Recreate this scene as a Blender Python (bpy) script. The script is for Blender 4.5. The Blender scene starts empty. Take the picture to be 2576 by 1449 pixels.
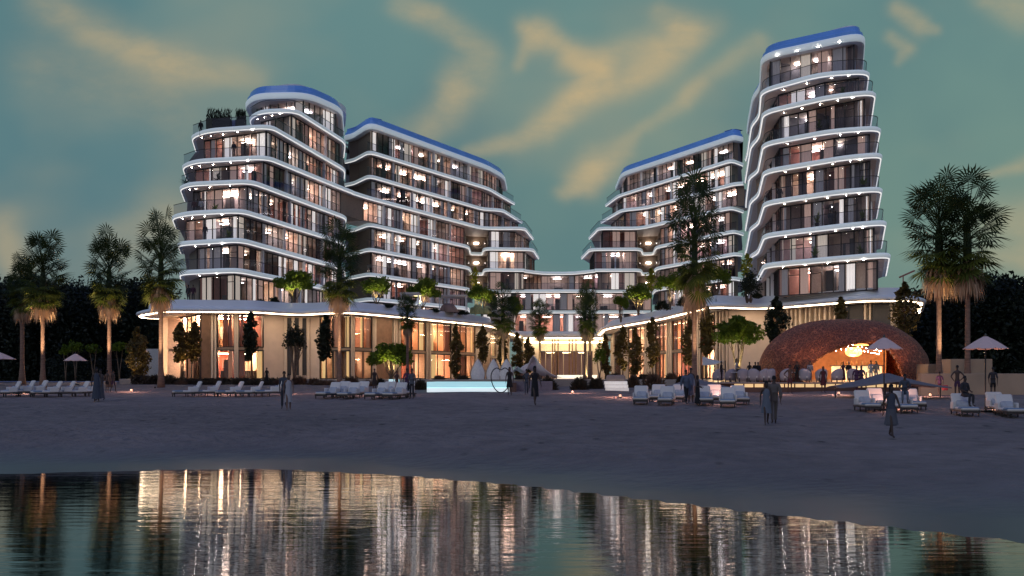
import bpy, bmesh, math, random
from mathutils import Vector, Matrix
R = math.radians
SC = bpy.context.scene
COL = SC.collection
# ------------------------------------------------------------------ camera
E = 2.6                       # eye height above the water
F, CX, HY = 2400.0, 1288.0, 950.0   # survey units: focal length, centre, horizon on a 2576-wide sheet
cam_d = bpy.data.cameras.new('camera'); cam = bpy.data.objects.new('camera', cam_d); COL.objects.link(cam)
cam.location = (0, 0, E); cam.rotation_euler = (R(90), 0, 0)
cam_d.sensor_width = 36; cam_d.lens = 36*F/2576; cam_d.shift_y = (HY-724.5)/2576
cam_d.clip_start = 0.2; cam_d.clip_end = 9000
SC.camera = cam
# ------------------------------------------------------------------ view / render
SC.view_settings.view_transform = 'Standard'; SC.view_settings.look = 'None'
SC.view_settings.exposure = 0.0; SC.view_settings.gamma = 1.0
SC.render.engine = 'CYCLES'
SC.cycles.use_denoising = True
SC.cycles.max_bounces = 6; SC.cycles.diffuse_bounces = 3; SC.cycles.glossy_bounces = 3
SC.cycles.transparent_max_bounces = 12; SC.cycles.transmission_bounces = 3
SC.cycles.sample_clamp_indirect = 4.0; SC.cycles.caustics_reflective = False; SC.cycles.caustics_refractive = False
# ------------------------------------------------------------------ sky
SUN_EL, SUN_AZ = R(27.0), R(205.0)      # last light behind the camera (azimuth clockwise from +Y)
W = bpy.data.worlds.new('World'); SC.world = W; W.use_nodes = True
def build_world():
    nt = W.node_tree; N = nt.nodes; L = nt.links; N.clear()
    def val(x):
        return x
    def put(sock, v):
        if hasattr(v, 'is_linked') or isinstance(v, bpy.types.NodeSocket): L.new(v, sock)
        else: sock.default_value = v
    def m(op, a, b=0.0, c=0.0, clamp=False):
        n = N.new('ShaderNodeMath'); n.operation = op; n.use_clamp = clamp
        put(n.inputs[0], a); put(n.inputs[1], b); put(n.inputs[2], c); return n.outputs[0]
    def sm(x, lo, hi):
        n = N.new('ShaderNodeMapRange'); n.interpolation_type = 'SMOOTHSTEP'; put(n.inputs[0], x)
        n.inputs[1].default_value = lo; n.inputs[2].default_value = hi; return n.outputs[0]
    def mix(f, a, b):
        n = N.new('ShaderNodeMix'); n.data_type = 'RGBA'; put(n.inputs[0], f)
        for s, v in ((n.inputs[6], a), (n.inputs[7], b)):
            if isinstance(v, tuple): s.default_value = (*v, 1)
            else: L.new(v, s)
        return n.outputs[2]
    tc = N.new('ShaderNodeTexCoord'); sx = N.new('ShaderNodeSeparateXYZ'); L.new(tc.outputs['Generated'], sx.inputs[0])
    x, y, z = sx.outputs
    yy = m('MAXIMUM', y, 0.08)
    u = m('DIVIDE', x, yy); v = m('DIVIDE', z, yy)
    cb = N.new('ShaderNodeCombineXYZ'); L.new(u, cb.inputs[0]); L.new(v, cb.inputs[1]); p0 = cb.outputs[0]
    def noise(scale, detail, seed, sxy=(1, 1), rough=.5):
        mp = N.new('ShaderNodeMapping'); L.new(p0, mp.inputs[0]); mp.inputs['Scale'].default_value = (sxy[0], sxy[1], 1)
        mp.inputs['Location'].default_value = (seed, seed*.7, 0)
        n = N.new('ShaderNodeTexNoise'); n.inputs['Scale'].default_value = scale; n.inputs['Detail'].default_value = detail
        n.inputs['Roughness'].default_value = rough; L.new(mp.outputs[0], n.inputs['Vector']); return n
    nw = noise(4.5, 5, 3.1, (1, 1), .55)
    sub = N.new('ShaderNodeVectorMath'); sub.operation = 'SUBTRACT'; L.new(nw.outputs['Color'], sub.inputs[0]); sub.inputs[1].default_value = (.5, .5, .5)
    scl = N.new('ShaderNodeVectorMath'); scl.operation = 'SCALE'; L.new(sub.outputs[0], scl.inputs[0]); scl.inputs['Scale'].default_value = .040
    add = N.new('ShaderNodeVectorMath'); add.operation = 'ADD'; L.new(p0, add.inputs[0]); L.new(scl.outputs[0], add.inputs[1]); p = add.outputs[0]
    def streak(x0, y0, w0, a0, x1, y1, w1, a1):
        A = ((x0-CX)/F, (HY-y0)/F, 0); B = ((x1-CX)/F, (HY-y1)/F, 0)
        ba = (B[0]-A[0], B[1]-A[1], 0); bb = ba[0]**2+ba[1]**2
        pa = N.new('ShaderNodeVectorMath'); pa.operation = 'SUBTRACT'; L.new(p, pa.inputs[0]); pa.inputs[1].default_value = A
        dt = N.new('ShaderNodeVectorMath'); dt.operation = 'DOT_PRODUCT'; L.new(pa.outputs[0], dt.inputs[0]); dt.inputs[1].default_value = ba
        h = m('DIVIDE', dt.outputs['Value'], bb, clamp=True)
        sc = N.new('ShaderNodeVectorMath'); sc.operation = 'SCALE'; sc.inputs[0].default_value = ba; L.new(h, sc.inputs['Scale'])
        df = N.new('ShaderNodeVectorMath'); df.operation = 'DISTANCE'; L.new(pa.outputs[0], df.inputs[0]); L.new(sc.outputs[0], df.inputs[1])
        wd = m('MULTIPLY_ADD', h, 1.35*(w1-w0)/F, 1.35*w0/F); q = m('DIVIDE', df.outputs['Value'], wd)
        gs = m('POWER', 2.718, m('MULTIPLY', m('MULTIPLY', q, q), -1.6))
        return m('MULTIPLY', gs, m('MULTIPLY_ADD', h, a1-a0, a0))
    CH = [[(110, -20, 50, .5), (215, 60, 42, .5), (330, 105, 42, .6), (410, 135, 42, .8), (500, 160, 34, .5), (640, 195, 30, .2)],
          [(100, 170, 80, .2), (400, 225, 80, .24), (450, 310, 70, .15)],
          [(1000, 15, 26, .35), (1090, 50, 28, .7), (1150, 85, 30, .5), (1205, 130, 38, .45), (1185, 185, 52, .55), (1152, 222, 40, .95), (1120, 280, 38, .5), (1050, 335, 40, .35)],
          [(1305, 60, 26, .35), (1345, 80, 34, .95), (1395, 105, 27, .6), (1430, 130, 32, .9), (1500, 162, 36, 1.0), (1490, 205, 36, 1.0), (1430, 252, 36, .9), (1375, 300, 34, .75), (1310, 342, 24, .5), (1190, 368, 15, .35)],
          [(1315, 75, 24, .5), (1293, 145, 18, .3)],
          [(1470, 225, 24, .8), (1560, 205, 27, .75), (1650, 152, 38, .7), (1735, 92, 38, .65), (1800, 68, 30, .3)], [(1655, 28, 26, .4), (1700, 55, 28, .85), (1740, 70, 26, .6)], [(1520, 130, 30, .35), (1640, 100, 34, .4)],
          [(1420, 484, 20, .5), (1468, 447, 34, 1.0), (1508, 402, 36, .95), (1558, 360, 26, .8), (1605, 308, 14, .55), (1640, 290, 18, .4), (1715, 244, 22, .55), (1780, 190, 24, .25), (1910, 110, 26, .3)],
          [(2255, 20, 20, .5), (2310, 60, 22, .8), (2345, 70, 14, .4)], [(2245, 92, 16, .45), (2280, 118, 18, .75), (2260, 152, 12, .4)], [(2480, -10, 34, .4), (2560, 30, 40, .5)],
          [(2470, 434, 8, .4), (2590, 402, 20, .7)], [(2500, 548, 36, .4), (2640, 560, 60, .7)], [(2490, 640, 30, .25), (2640, 650, 40, .5)], [(20, 560, 40, .35), (60, 660, 40, .35)], [(310, 600, 50, .3), (430, 540, 60, .35)]]
    tot = None
    for ch in CH:
        mxs = None
        for a_, b_ in zip(ch, ch[1:]):
            g = streak(*a_, *b_); mxs = g if mxs is None else m('MAXIMUM', mxs, g)
        tot = mxs if tot is None else m('ADD', tot, mxs)
    nf = noise(8, 6, 8.3, (1.0, 1.9), .60)
    wisp = sm(nf.outputs['Fac'], .34, .66)
    ex = m('POWER', 2.718, m('MULTIPLY', tot, -1.25)); cl = m('SUBTRACT', 1.0, ex)
    cl = m('MULTIPLY', cl, m('ADD', m('MULTIPLY', wisp, .56), .52))
    faint = m('MULTIPLY', sm(noise(4, 3, 1.7, (1, 1.5)).outputs['Fac'], .42, .75), .20)
    cl = m('MINIMUM', m('ADD', cl, faint), .93)
    lr = sm(u, -.5, .45)
    base = mix(lr, (.088, .174, .196), (.148, .240, .202))
    base = mix(m('MULTIPLY', sm(v, .12, .42), .55), base, (.125, .245, .240))
    base = mix(m('MULTIPLY', sm(v, .14, .0), .45), base, (.135, .185, .170))
    dk = m('MULTIPLY', sm(noise(3.2, 3, 5.5).outputs['Fac'], .40, .68), .55)
    base = mix(dk, base, (.072, .160, .185))
    front = mix(cl, base, (.480, .370, .205))
    # overhead and behind the viewer: deep dusk blue, a lilac band low behind
    back = mix(sm(z, .0, .55), (.34, .33, .38), (.085, .125, .27))
    k1 = sm(y, .34, .02); k2 = sm(z, .42, .75)
    col = mix(m('MAXIMUM', k1, k2), front, back)
    col = mix(k2, col, (.075, .115, .30))
    sky = N.new('ShaderNodeTexSky'); sky.sky_type = 'NISHITA'; sky.sun_disc = False
    sky.sun_elevation = SUN_EL; sky.sun_rotation = SUN_AZ
    b1 = N.new('ShaderNodeBackground'); L.new(col, b1.inputs[0]); b1.inputs[1].default_value = 1.10
    b2 = N.new('ShaderNodeBackground'); L.new(sky.outputs[0], b2.inputs[0]); b2.inputs[1].default_value = .001
    ad = N.new('ShaderNodeAddShader'); L.new(b1.outputs[0], ad.inputs[0]); L.new(b2.outputs[0], ad.inputs[1])
    o = N.new('ShaderNodeOutputWorld'); L.new(ad.outputs[0], o.inputs[0])
build_world()
sun_d = bpy.data.lights.new('sun', 'SUN'); sun_d.energy = 0.30; sun_d.angle = R(16); sun_d.color = (.93, 1, .98)
sun = bpy.data.objects.new('sun', sun_d); COL.objects.link(sun)
_sd = Vector((math.sin(SUN_AZ)*math.cos(SUN_EL), math.cos(SUN_AZ)*math.cos(SUN_EL), math.sin(SUN_EL)))
sun.rotation_euler = (-_sd).to_track_quat('-Z', 'Y').to_euler(); sun.location = (0, -30, 40)
# ------------------------------------------------------------------ materials
MATS = {}
def mat(name, col, rough=.6, metal=0.0, em=None, es=0.0, var=.12, vs=6.0, bump=0.0, bs=30.0, spec=.5, vcol=None, stretch=(1, 1, 1)):
    if name in MATS: return MATS[name]
    M = bpy.data.materials.new(name); M.use_nodes = True; nt = M.node_tree; N = nt.nodes; L = nt.links
    b = N['Principled BSDF']; b.inputs['Roughness'].default_value = rough; b.inputs['Metallic'].default_value = metal
    b.inputs['Specular IOR Level'].default_value = spec
    tc = N.new('ShaderNodeTexCoord'); mp = N.new('ShaderNodeMapping'); mp.inputs['Scale'].default_value = stretch
    L.new(tc.outputs['Object'], mp.inputs[0])
    n = N.new('ShaderNodeTexNoise'); n.inputs['Scale'].default_value = vs; n.inputs['Detail'].default_value = 4; L.new(mp.outputs[0], n.inputs['Vector'])
    cr = N.new('ShaderNodeValToRGB'); L.new(n.outputs['Fac'], cr.inputs[0])
    c2 = vcol or tuple(min(1, c*(1+var)) for c in col); c1 = tuple(c*(1-var) for c in col)
    cr.color_ramp.elements[0].position = .3; cr.color_ramp.elements[1].position = .7
    cr.color_ramp.elements[0].color = (*c1, 1); cr.color_ramp.elements[1].color = (*c2, 1)
    L.new(cr.outputs[0], b.inputs['Base Color'])
    if em: b.inputs['Emission Color'].default_value = (*em, 1); b.inputs['Emission Strength'].default_value = es
    if bump:
        n2 = N.new('ShaderNodeTexNoise'); n2.inputs['Scale'].default_value = bs; n2.inputs['Detail'].default_value = 3; L.new(mp.outputs[0], n2.inputs['Vector'])
        bp = N.new('ShaderNodeBump'); bp.inputs['Strength'].default_value = bump; L.new(n2.outputs['Fac'], bp.inputs['Height']); L.new(bp.outputs[0], b.inputs['Normal'])
    MATS[name] = M; return M
def glass(name, tint=(.8, .84, .88), k=1.0, base=.04):
    if name in MATS: return MATS[name]
    M = bpy.data.materials.new(name); M.use_nodes = True; nt = M.node_tree; N = nt.nodes; L = nt.links; N.clear()
    o = N.new('ShaderNodeOutputMaterial'); t = N.new('ShaderNodeBsdfTransparent'); t.inputs[0].default_value = (*tint, 1)
    g = N.new('ShaderNodeBsdfGlossy'); g.inputs['Roughness'].default_value = .02; g.inputs[0].default_value = (.9, .92, .95, 1)
    fr = N.new('ShaderNodeFresnel'); fr.inputs[0].default_value = 1.5
    mu = N.new('ShaderNodeMath'); mu.operation = 'MULTIPLY_ADD'; L.new(fr.outputs[0], mu.inputs[0]); mu.inputs[1].default_value = k; mu.inputs[2].default_value = base; mu.use_clamp = True
    # faint waviness of the panes
    x = N.new('ShaderNodeMixShader'); L.new(mu.outputs[0], x.inputs[0]); L.new(t.outputs[0], x.inputs[1]); L.new(g.outputs[0], x.inputs[2]); L.new(x.outputs[0], o.inputs[0])
    MATS[name] = M; return M
def leafmat(name, c1, c2, rough=.55, tr=.25, vs=.9):
    if name in MATS: return MATS[name]
    M = bpy.data.materials.new(name); M.use_nodes = True; nt = M.node_tree; N = nt.nodes; L = nt.links
    b = N['Principled BSDF']; b.inputs['Roughness'].default_value = rough; b.inputs['Specular IOR Level'].default_value = .3
    tc = N.new('ShaderNodeTexCoord'); n = N.new('ShaderNodeTexNoise'); n.inputs['Scale'].default_value = vs; n.inputs['Detail'].default_value = 3
    L.new(tc.outputs['Object'], n.inputs['Vector'])
    cr = N.new('ShaderNodeValToRGB'); L.new(n.outputs['Fac'], cr.inputs[0]); cr.color_ramp.elements[0].position = .35; cr.color_ramp.elements[1].position = .65
    cr.color_ramp.elements[0].color = (*c1, 1); cr.color_ramp.elements[1].color = (*c2, 1); L.new(cr.outputs[0], b.inputs['Base Color'])
    t = N.new('ShaderNodeBsdfTranslucent'); L.new(cr.outputs[0], t.inputs[0])
    x = N.new('ShaderNodeMixShader'); x.inputs[0].default_value = tr; o = N['Material Output']
    L.new(b.outputs[0], x.inputs[1]); L.new(t.outputs[0], x.inputs[2]); L.new(x.outputs[0], o.inputs[0])
    MATS[name] = M; return M
m_white = mat('white_render', (.80, .82, .82), .45, var=.04, vs=.6)
m_band = mat('edge_band_painted_glow', (.80, .82, .82), .45, em=(.78, .95, 1), es=.22, var=.04, vs=.6)  # emission stands in for LED light washing the slab edges
m_blue = mat('blue_roof_sheet', (.17, .41, .95), .30, var=.10, vs=.5)
m_strip = mat('led_strip', (.8, .8, .8), .5, em=(1, .97, .93), es=.85)
m_cove = mat('cove_light', (.8, .7, .5), .5, em=(1, .73, .48), es=20.0)
m_soffit = mat('soffit_board', (.60, .50, .44), .6, var=.08)
m_down = mat('downlight_lens', (.9, .9, .9), .4, em=(1, .90, .80), es=200)
m_mull = mat('dark_mullion', (.025, .024, .026), .4, .4)
m_beige = mat('beige_plaster', (.55, .44, .36), .7, var=.07, vs=1.2, bump=.05)
m_brownwall = mat('brown_cladding', (.22, .16, .115), .6, var=.12)
m_bronze = mat('bronze_panel', (.20, .115, .07), .4, .3, var=.2, vs=2)
m_fin = mat('pale_fin', (.56, .46, .36), .5, var=.06)
m_dark = mat('dark_void', (.03, .03, .035), .6)
m_glass = glass('facade_glass', (.93, .91, .92), .6, .01)
m_rail = glass('rail_glass', (.66, .68, .76), .25, .02)
m_wglass = glass('podium_glass', (.92, .88, .82), .8, .02)
m_par = mat('parapet_stone', (.30, .26, .30), .7, var=.1)
ROOM = [mat('room_taupe', (.46, .36, .31), .8), mat('room_rose', (.55, .32, .26), .8), mat('room_grey', (.34, .31, .32), .8),
        mat('room_cream', (.62, .52, .42), .8), mat('room_mauve', (.38, .27, .29), .8), mat('room_slate', (.17, .17, .20), .8), mat('room_wine', (.30, .14, .12), .8)]
WARMROOM = [mat('salon_rose', (.62, .32, .22), .8), mat('salon_cream', (.72, .50, .38), .8), mat('salon_wine', (.30, .09, .06), .8), mat('salon_terracotta', (.52, .26, .15), .8)]
CURT = [mat('curtain_cream', (.70, .62, .52), .9, em=(1, .90, .78), es=.32, var=.03), mat('curtain_white', (.8, .78, .76), .9, em=(1, .95, .9), es=.62, var=.03),  # curtain emission stands in for room light coming through the cloth
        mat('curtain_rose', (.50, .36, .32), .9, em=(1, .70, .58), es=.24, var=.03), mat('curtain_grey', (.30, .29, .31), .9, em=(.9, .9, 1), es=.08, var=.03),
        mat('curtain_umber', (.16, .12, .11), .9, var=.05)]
WCURT = [mat('drape_gold', (.75, .55, .32), .9, em=(1, .70, .34), es=.55, var=.03), mat('drape_rose', (.55, .30, .22), .9, em=(1, .5, .3), es=.13, var=.03),  # drapes emit too, in place of lamplight through them
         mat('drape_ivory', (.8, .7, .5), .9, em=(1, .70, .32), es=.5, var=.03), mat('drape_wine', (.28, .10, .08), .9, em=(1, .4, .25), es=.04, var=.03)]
LAMP = [mat('room_lamp_warm', (.9, .8, .7), .5, em=(1, .76, .64), es=24), mat('room_lamp_soft', (.9, .8, .7), .5, em=(1, .86, .74), es=19), mat('room_lamp_cool', (.9, .9, .9), .5, em=(.97, .93, .95), es=14)]
m_slamp = mat('salon_lamp', (.9, .7, .5), .5, em=(1, .72, .48), es=165)
# ------------------------------------------------------------------ mesh helper
class MB:
    def __init__(s): s.v = []; s.f = []; s.m = []; s.mi = 0
    def face(s, pts):
        i = len(s.v); s.v += [tuple(p) for p in pts]; s.f.append(tuple(range(i, i+len(pts)))); s.m.append(s.mi)
    def wall(s, a, b, z0, z1): s.face([(a[0], a[1], z0), (b[0], b[1], z0), (b[0], b[1], z1), (a[0], a[1], z1)])
    def idx(s, vs, fs):
        i = len(s.v); s.v += [tuple(p) for p in vs]
        for f in fs: s.f.append(tuple(k+i for k in f)); s.m.append(s.mi)
    def box(s, c, d, rz=0.0, taper=1.0, M=None):
        x, y, z = d[0]/2, d[1]/2, d[2]/2; ca, sa = math.cos(rz), math.sin(rz); vs = []
        for sz in (-1, 1):
            t = taper if sz > 0 else 1
            for sx, sy in ((-1, -1), (1, -1), (1, 1), (-1, 1)):
                px, py = sx*x*t, sy*y*t
                q = Vector((px*ca-py*sa, px*sa+py*ca, sz*z))
                if M: q = M @ q
                vs.append((c[0]+q[0], c[1]+q[1], c[2]+q[2]))
        s.idx(vs, [(3, 2, 1, 0), (4, 5, 6, 7), (0, 1, 5, 4), (1, 2, 6, 5), (2, 3, 7, 6), (3, 0, 4, 7)])
    def rbox(s, c, d, rz=0.0, r=.04, M=None):
        # box with chamfered edges all round
        x, y, z = d[0]/2, d[1]/2, d[2]/2; r = min(r, x*.9, y*.9, z*.9); ca, sa = math.cos(rz), math.sin(rz); vs = []
        for zz, o in ((-z, r), (-z+r, 0), (z-r, 0), (z, r)):
            for px, py in ((-x+r, -y+o), (x-r, -y+o), (x-o, -y+r), (x-o, y-r), (x-r, y-o), (-x+r, y-o), (-x+o, y-r), (-x+o, -y+r)):
                q = Vector((px*ca-py*sa, px*sa+py*ca, zz))
                if M: q = M @ q
                vs.append((c[0]+q[0], c[1]+q[1], c[2]+q[2]))
        fs = [tuple(range(7, -1, -1)), tuple(range(24, 32))]
        for k in range(3):
            for j in range(8): a, b = k*8+j, k*8+(j+1) % 8; fs.append((a, b, b+8, a+8))
        s.idx(vs, fs)
    def tube(s, path, rad, n=6, cap=True):
        path = [Vector(p) for p in path]; k = len(path)
        if not isinstance(rad, (list, tuple)): rad = [rad]*k
        vs = []; ref = None
        for i, p in enumerate(path):
            t = (path[min(i+1, k-1)]-path[max(i-1, 0)]).normalized()
            if ref is None or abs(ref.dot(t)) > .95: ref = Vector((1, 0, 0)) if abs(t.x) < .8 else Vector((0, 1, 0))
            a = t.cross(ref).normalized(); b = t.cross(a); ref = -b if False else ref
            for j in range(n):
                q = 2*math.pi*j/n; vs.append(p+rad[i]*(math.cos(q)*a+math.sin(q)*b))
        fs = []
        for i in range(k-1):
            for j in range(n): fs.append((i*n+j, i*n+(j+1) % n, (i+1)*n+(j+1) % n, (i+1)*n+j))
        if cap: fs += [tuple(range(n-1, -1, -1)), tuple((k-1)*n+j for j in range(n))]
        s.idx(vs, fs)
    def lathe(s, prof, n=16, c=(0, 0, 0), sy=1.0):
        vs = []; fs = []
        for r, z in prof:
            for j in range(n): q = 2*math.pi*j/n; vs.append((c[0]+r*math.cos(q), c[1]+sy*r*math.sin(q), c[2]+z))
        for i in range(len(prof)-1):
            for j in range(n): fs.append((i*n+j, i*n+(j+1) % n, (i+1)*n+(j+1) % n, (i+1)*n+j))
        s.idx(vs, fs)
    def build(s, name, mats, parent=None, smooth=False):
        me = bpy.data.meshes.new(name); me.from_pydata(s.v, [], s.f); me.update()
        if not isinstance(mats, (list, tuple)): mats = [mats]
        for q in mats: me.materials.append(q)
        if len(mats) > 1: me.polygons.foreach_set('material_index', s.m)
        if smooth: me.polygons.foreach_set('use_smooth', [True]*len(me.polygons))
        o = bpy.data.objects.new(name, me); COL.objects.link(o)
        if parent: o.parent = parent
        return o
def tag(o, label=None, cat=None, group=None, kind=None):
    if label: o['label'] = label
    if cat: o['category'] = cat
    if group: o['group'] = group
    if kind: o['kind'] = kind
    return o
def empty(name, loc, label, cat, group=None, rz=0.0, sc=1.0):
    o = bpy.data.objects.new(name, None); COL.objects.link(o); o.location = loc; o.rotation_euler = (0, 0, rz)
    o.scale = (sc, sc, sc) if not isinstance(sc, (tuple, list)) else sc
    o.empty_display_size = .3
    return tag(o, label, cat, group)
def copy_tree(o, parent=None):
    c = o.copy(); COL.objects.link(c)
    if parent: c.parent = parent
    for ch in list(o.children): copy_tree(ch, c)
    return c
def interp(t, x):
    if x <= t[0][0]: return t[0][1]
    for (a, va), (b, vb) in zip(t, t[1:]):
        if x <= b: return va+(vb-va)*(x-a)/(b-a)
    return t[-1][1]
def P(x, d): return ((x-CX)/F*d, d)              # bearing + range -> plan position
def Zat(y, d): return E+(HY-y)/F*d
# ------------------------------------------------------------------ terrain
SHORE = [(-200, 27), (-40, 25), (-17, 25.2), (-13.5, 25.6), (-10, 26.6), (-7.2, 27.1), (-3.2, 25.2), (0, 22.9), (2.5, 20.4), (4.6, 18.1), (6.3, 16.4), (7.9, 14.8), (12, 11.5), (30, 0), (200, -60)]
ZB = [(5, .12), (14, .16), (22, .38), (31, .66), (35, .82), (43, 1.12), (50, 1.30), (58, 1.47), (64, 1.58), (72, 1.8), (85, 2.0), (95, 2.1), (300, 2.2)]
def smooth01(t): t = max(0, min(1, t)); return t*t*(3-2*t)
def ground(X, Y):
    t = Y-interp(SHORE, X)
    if t < 0: return max(-1.2, .07*t)
    z = interp(ZB, Y)*smooth01(t/9)
    if 2 < t: z += .06*math.sin(X*.55+Y*.31)*math.sin(Y*.47-X*.2)*smooth01((t-2)/8)*(1 if Y < 80 else .3)
    return z
def G(x, y):
    """place on the sand seen at bearing x, drop y"""
    lo = 14.0
    for k in range(2200):
        d = 14+k*.04; X = (x-CX)/F*d
        if Zat(y, d) <= ground(X, d) and d > lo: return (X, d, ground(X, d))
    d = 95; return ((x-CX)/F*d, d, ground(0, d))
def axis(lo, hi, st, far):
    a = []; x = lo
    while x <= hi+1e-6: a.append(x); x += st
    s = st; y = lo; pre = []
    while y > -far: s *= 1.5; y -= s; pre.append(y)
    s = st; y = hi; post = []
    while y < far: s *= 1.5; y += s; post.append(y)
    return pre[::-1]+a+post
def build_ground():
    xs = axis(-40, 45, .6, 3500); ys = axis(6, 96, .6, 4000); ys = [y for y in ys if y > -400]
    vs = [(x, y, ground(x, y)) for y in ys for x in xs]; n = len(xs)
    fs = [(j*n+i, j*n+i+1, (j+1)*n+i+1, (j+1)*n+i) for j in range(len(ys)-1) for i in range(n-1)]
    M = bpy.data.materials.new('beach_sand'); M.use_nodes = True; nt = M.node_tree; N = nt.nodes; L = nt.links; b = N['Principled BSDF']
    ge = N.new('ShaderNodeNewGeometry'); sp = N.new('ShaderNodeSeparateXYZ'); L.new(ge.outputs['Position'], sp.inputs[0])
    def noise(sc, det, st=(1, 1, 1)):
        mp = N.new('ShaderNodeMapping'); mp.inputs['Scale'].default_value = st; L.new(ge.outputs['Position'], mp.inputs[0])
        q = N.new('ShaderNodeTexNoise'); q.inputs['Scale'].default_value = sc; q.inputs['Detail'].default_value = det; L.new(mp.outputs[0], q.inputs['Vector']); return q.outputs['Fac']
    wet = N.new('ShaderNodeMapRange'); wet.interpolation_type = 'SMOOTHSTEP'; wet.inputs[1].default_value = .03; wet.inputs[2].default_value = .62
    nb = noise(.25, 3); mm = N.new('ShaderNodeMath'); mm.operation = 'MULTIPLY_ADD'; L.new(nb, mm.inputs[0]); mm.inputs[1].default_value = .35; L.new(sp.outputs[2], mm.inputs[2])
    sb = N.new('ShaderNodeMath'); sb.operation = 'SUBTRACT'; L.new(mm.outputs[0], sb.inputs[0]); sb.inputs[1].default_value = .17; L.new(sb.outputs[0], wet.inputs[0])
    cr = N.new('ShaderNodeValToRGB'); L.new(noise(1.3, 6), cr.inputs[0]); cr.color_ramp.elements[0].position = .3; cr.color_ramp.elements[1].position = .72
    cr.color_ramp.elements[0].color = (.215, .175, .160, 1); cr.color_ramp.elements[1].color = (.315, .255, .23, 1)
    mx = N.new('ShaderNodeMix'); mx.data_type = 'RGBA'; L.new(wet.outputs[0], mx.inputs[0]); mx.inputs[6].default_value = (.125, .112, .110, 1); L.new(cr.outputs[0], mx.inputs[7])
    vf = N.new('ShaderNodeTexVoronoi'); vf.inputs['Scale'].default_value = .95; mvf = N.new('ShaderNodeMapping'); mvf.inputs['Scale'].default_value = (1, .55, .1); L.new(ge.outputs['Position'], mvf.inputs[0]); L.new(mvf.outputs[0], vf.inputs['Vector'])
    fk = N.new('ShaderNodeMapRange'); fk.interpolation_type = 'SMOOTHSTEP'; L.new(vf.outputs['Distance'], fk.inputs[0]); fk.inputs[1].default_value = .05; fk.inputs[2].default_value = .17; fk.inputs[3].default_value = .42; fk.inputs[4].default_value = 1  # footprint shade painted as dark flecks in the sand colour
    bl = N.new('ShaderNodeMapRange'); L.new(noise(.12, 4), bl.inputs[0]); bl.inputs[1].default_value = .3; bl.inputs[2].default_value = .7; bl.inputs[3].default_value = .78; bl.inputs[4].default_value = 1.12
    f1 = N.new('ShaderNodeMath'); f1.operation = 'SUBTRACT'; f1.inputs[0].default_value = 1; L.new(fk.outputs[0], f1.inputs[1]); f2 = N.new('ShaderNodeMath'); f2.operation = 'MULTIPLY'; L.new(f1.outputs[0], f2.inputs[0]); L.new(wet.outputs[0], f2.inputs[1])
    f3 = N.new('ShaderNodeMath'); f3.operation = 'SUBTRACT'; L.new(bl.outputs[0], f3.inputs[0]); L.new(f2.outputs[0], f3.inputs[1])
    mf = N.new('ShaderNodeMix'); mf.data_type = 'RGBA'; mf.blend_type = 'MULTIPLY'; mf.inputs[0].default_value = 1; L.new(mx.outputs[2], mf.inputs[6]); L.new(f3.outputs[0], mf.inputs[7])
    L.new(mf.outputs[2], b.inputs['Base Color'])
    rr = N.new('ShaderNodeMapRange'); L.new(wet.outputs[0], rr.inputs[0]); rr.inputs[3].default_value = .40; rr.inputs[4].default_value = .92; L.new(rr.outputs[0], b.inputs['Roughness'])
    b.inputs['Specular IOR Level'].default_value = .28
    vo = N.new('ShaderNodeTexVoronoi'); vo.inputs['Scale'].default_value = 1.1; vo.inputs['Randomness'].default_value = 1
    nv = N.new('ShaderNodeMapping'); nv.inputs['Scale'].default_value = (1, .8, .2); L.new(ge.outputs['Position'], nv.inputs[0]); L.new(nv.outputs[0], vo.inputs['Vector'])
    foot = N.new('ShaderNodeMapRange'); foot.inputs[1].default_value = .05; foot.inputs[2].default_value = .3; L.new(vo.outputs['Distance'], foot.inputs[0])
    h1 = N.new('ShaderNodeMath'); h1.operation = 'MULTIPLY_ADD'; L.new(foot.outputs[0], h1.inputs[0]); h1.inputs[1].default_value = .35; L.new(noise(2.6, 7, (1, 1.2, .3)), h1.inputs[2])
    hm = N.new('ShaderNodeMath'); hm.operation = 'MULTIPLY'; L.new(h1.outputs[0], hm.inputs[0]); L.new(wet.outputs[0], hm.inputs[1])
    bp = N.new('ShaderNodeBump'); bp.inputs['Strength'].default_value = 1.0; bp.inputs['Distance'].default_value = .42; L.new(hm.outputs[0], bp.inputs['Height']); L.new(bp.outputs[0], b.inputs['Normal'])
    me = bpy.data.meshes.new('beach_sand'); me.from_pydata(vs, [], fs); me.polygons.foreach_set('use_smooth', [True]*len(fs)); me.materials.append(M)
    o = bpy.data.objects.new('beach_sand', me); COL.objects.link(o); tag(o, kind='structure')
    # water
    mw = bpy.data.materials.new('calm_water'); mw.use_nodes = True; nt = mw.node_tree; N = nt.nodes; L = nt.links; b = N['Principled BSDF']
    b.inputs['Base Color'].default_value = (.006, .010, .010, 1); b.inputs['Roughness'].default_value = .015; b.inputs['IOR'].default_value = 1.5; b.inputs['Specular IOR Level'].default_value = 1.0
    ge = N.new('ShaderNodeNewGeometry')
    def nz(sc, det, st):
        mp = N.new('ShaderNodeMapping'); mp.inputs['Scale'].default_value = st; L.new(ge.outputs['Position'], mp.inputs[0])
        q = N.new('ShaderNodeTexNoise'); q.inputs['Scale'].default_value = sc; q.inputs['Detail'].default_value = det; q.inputs['Roughness'].default_value = .45; L.new(mp.outputs[0], q.inputs['Vector']); return q.outputs['Fac']
    b1 = N.new('ShaderNodeBump'); b1.inputs['Strength'].default_value = 1; b1.inputs['Distance'].default_value = .0058; L.new(nz(3.0, 3, (.16, 1, 1)), b1.inputs['Height'])
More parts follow.
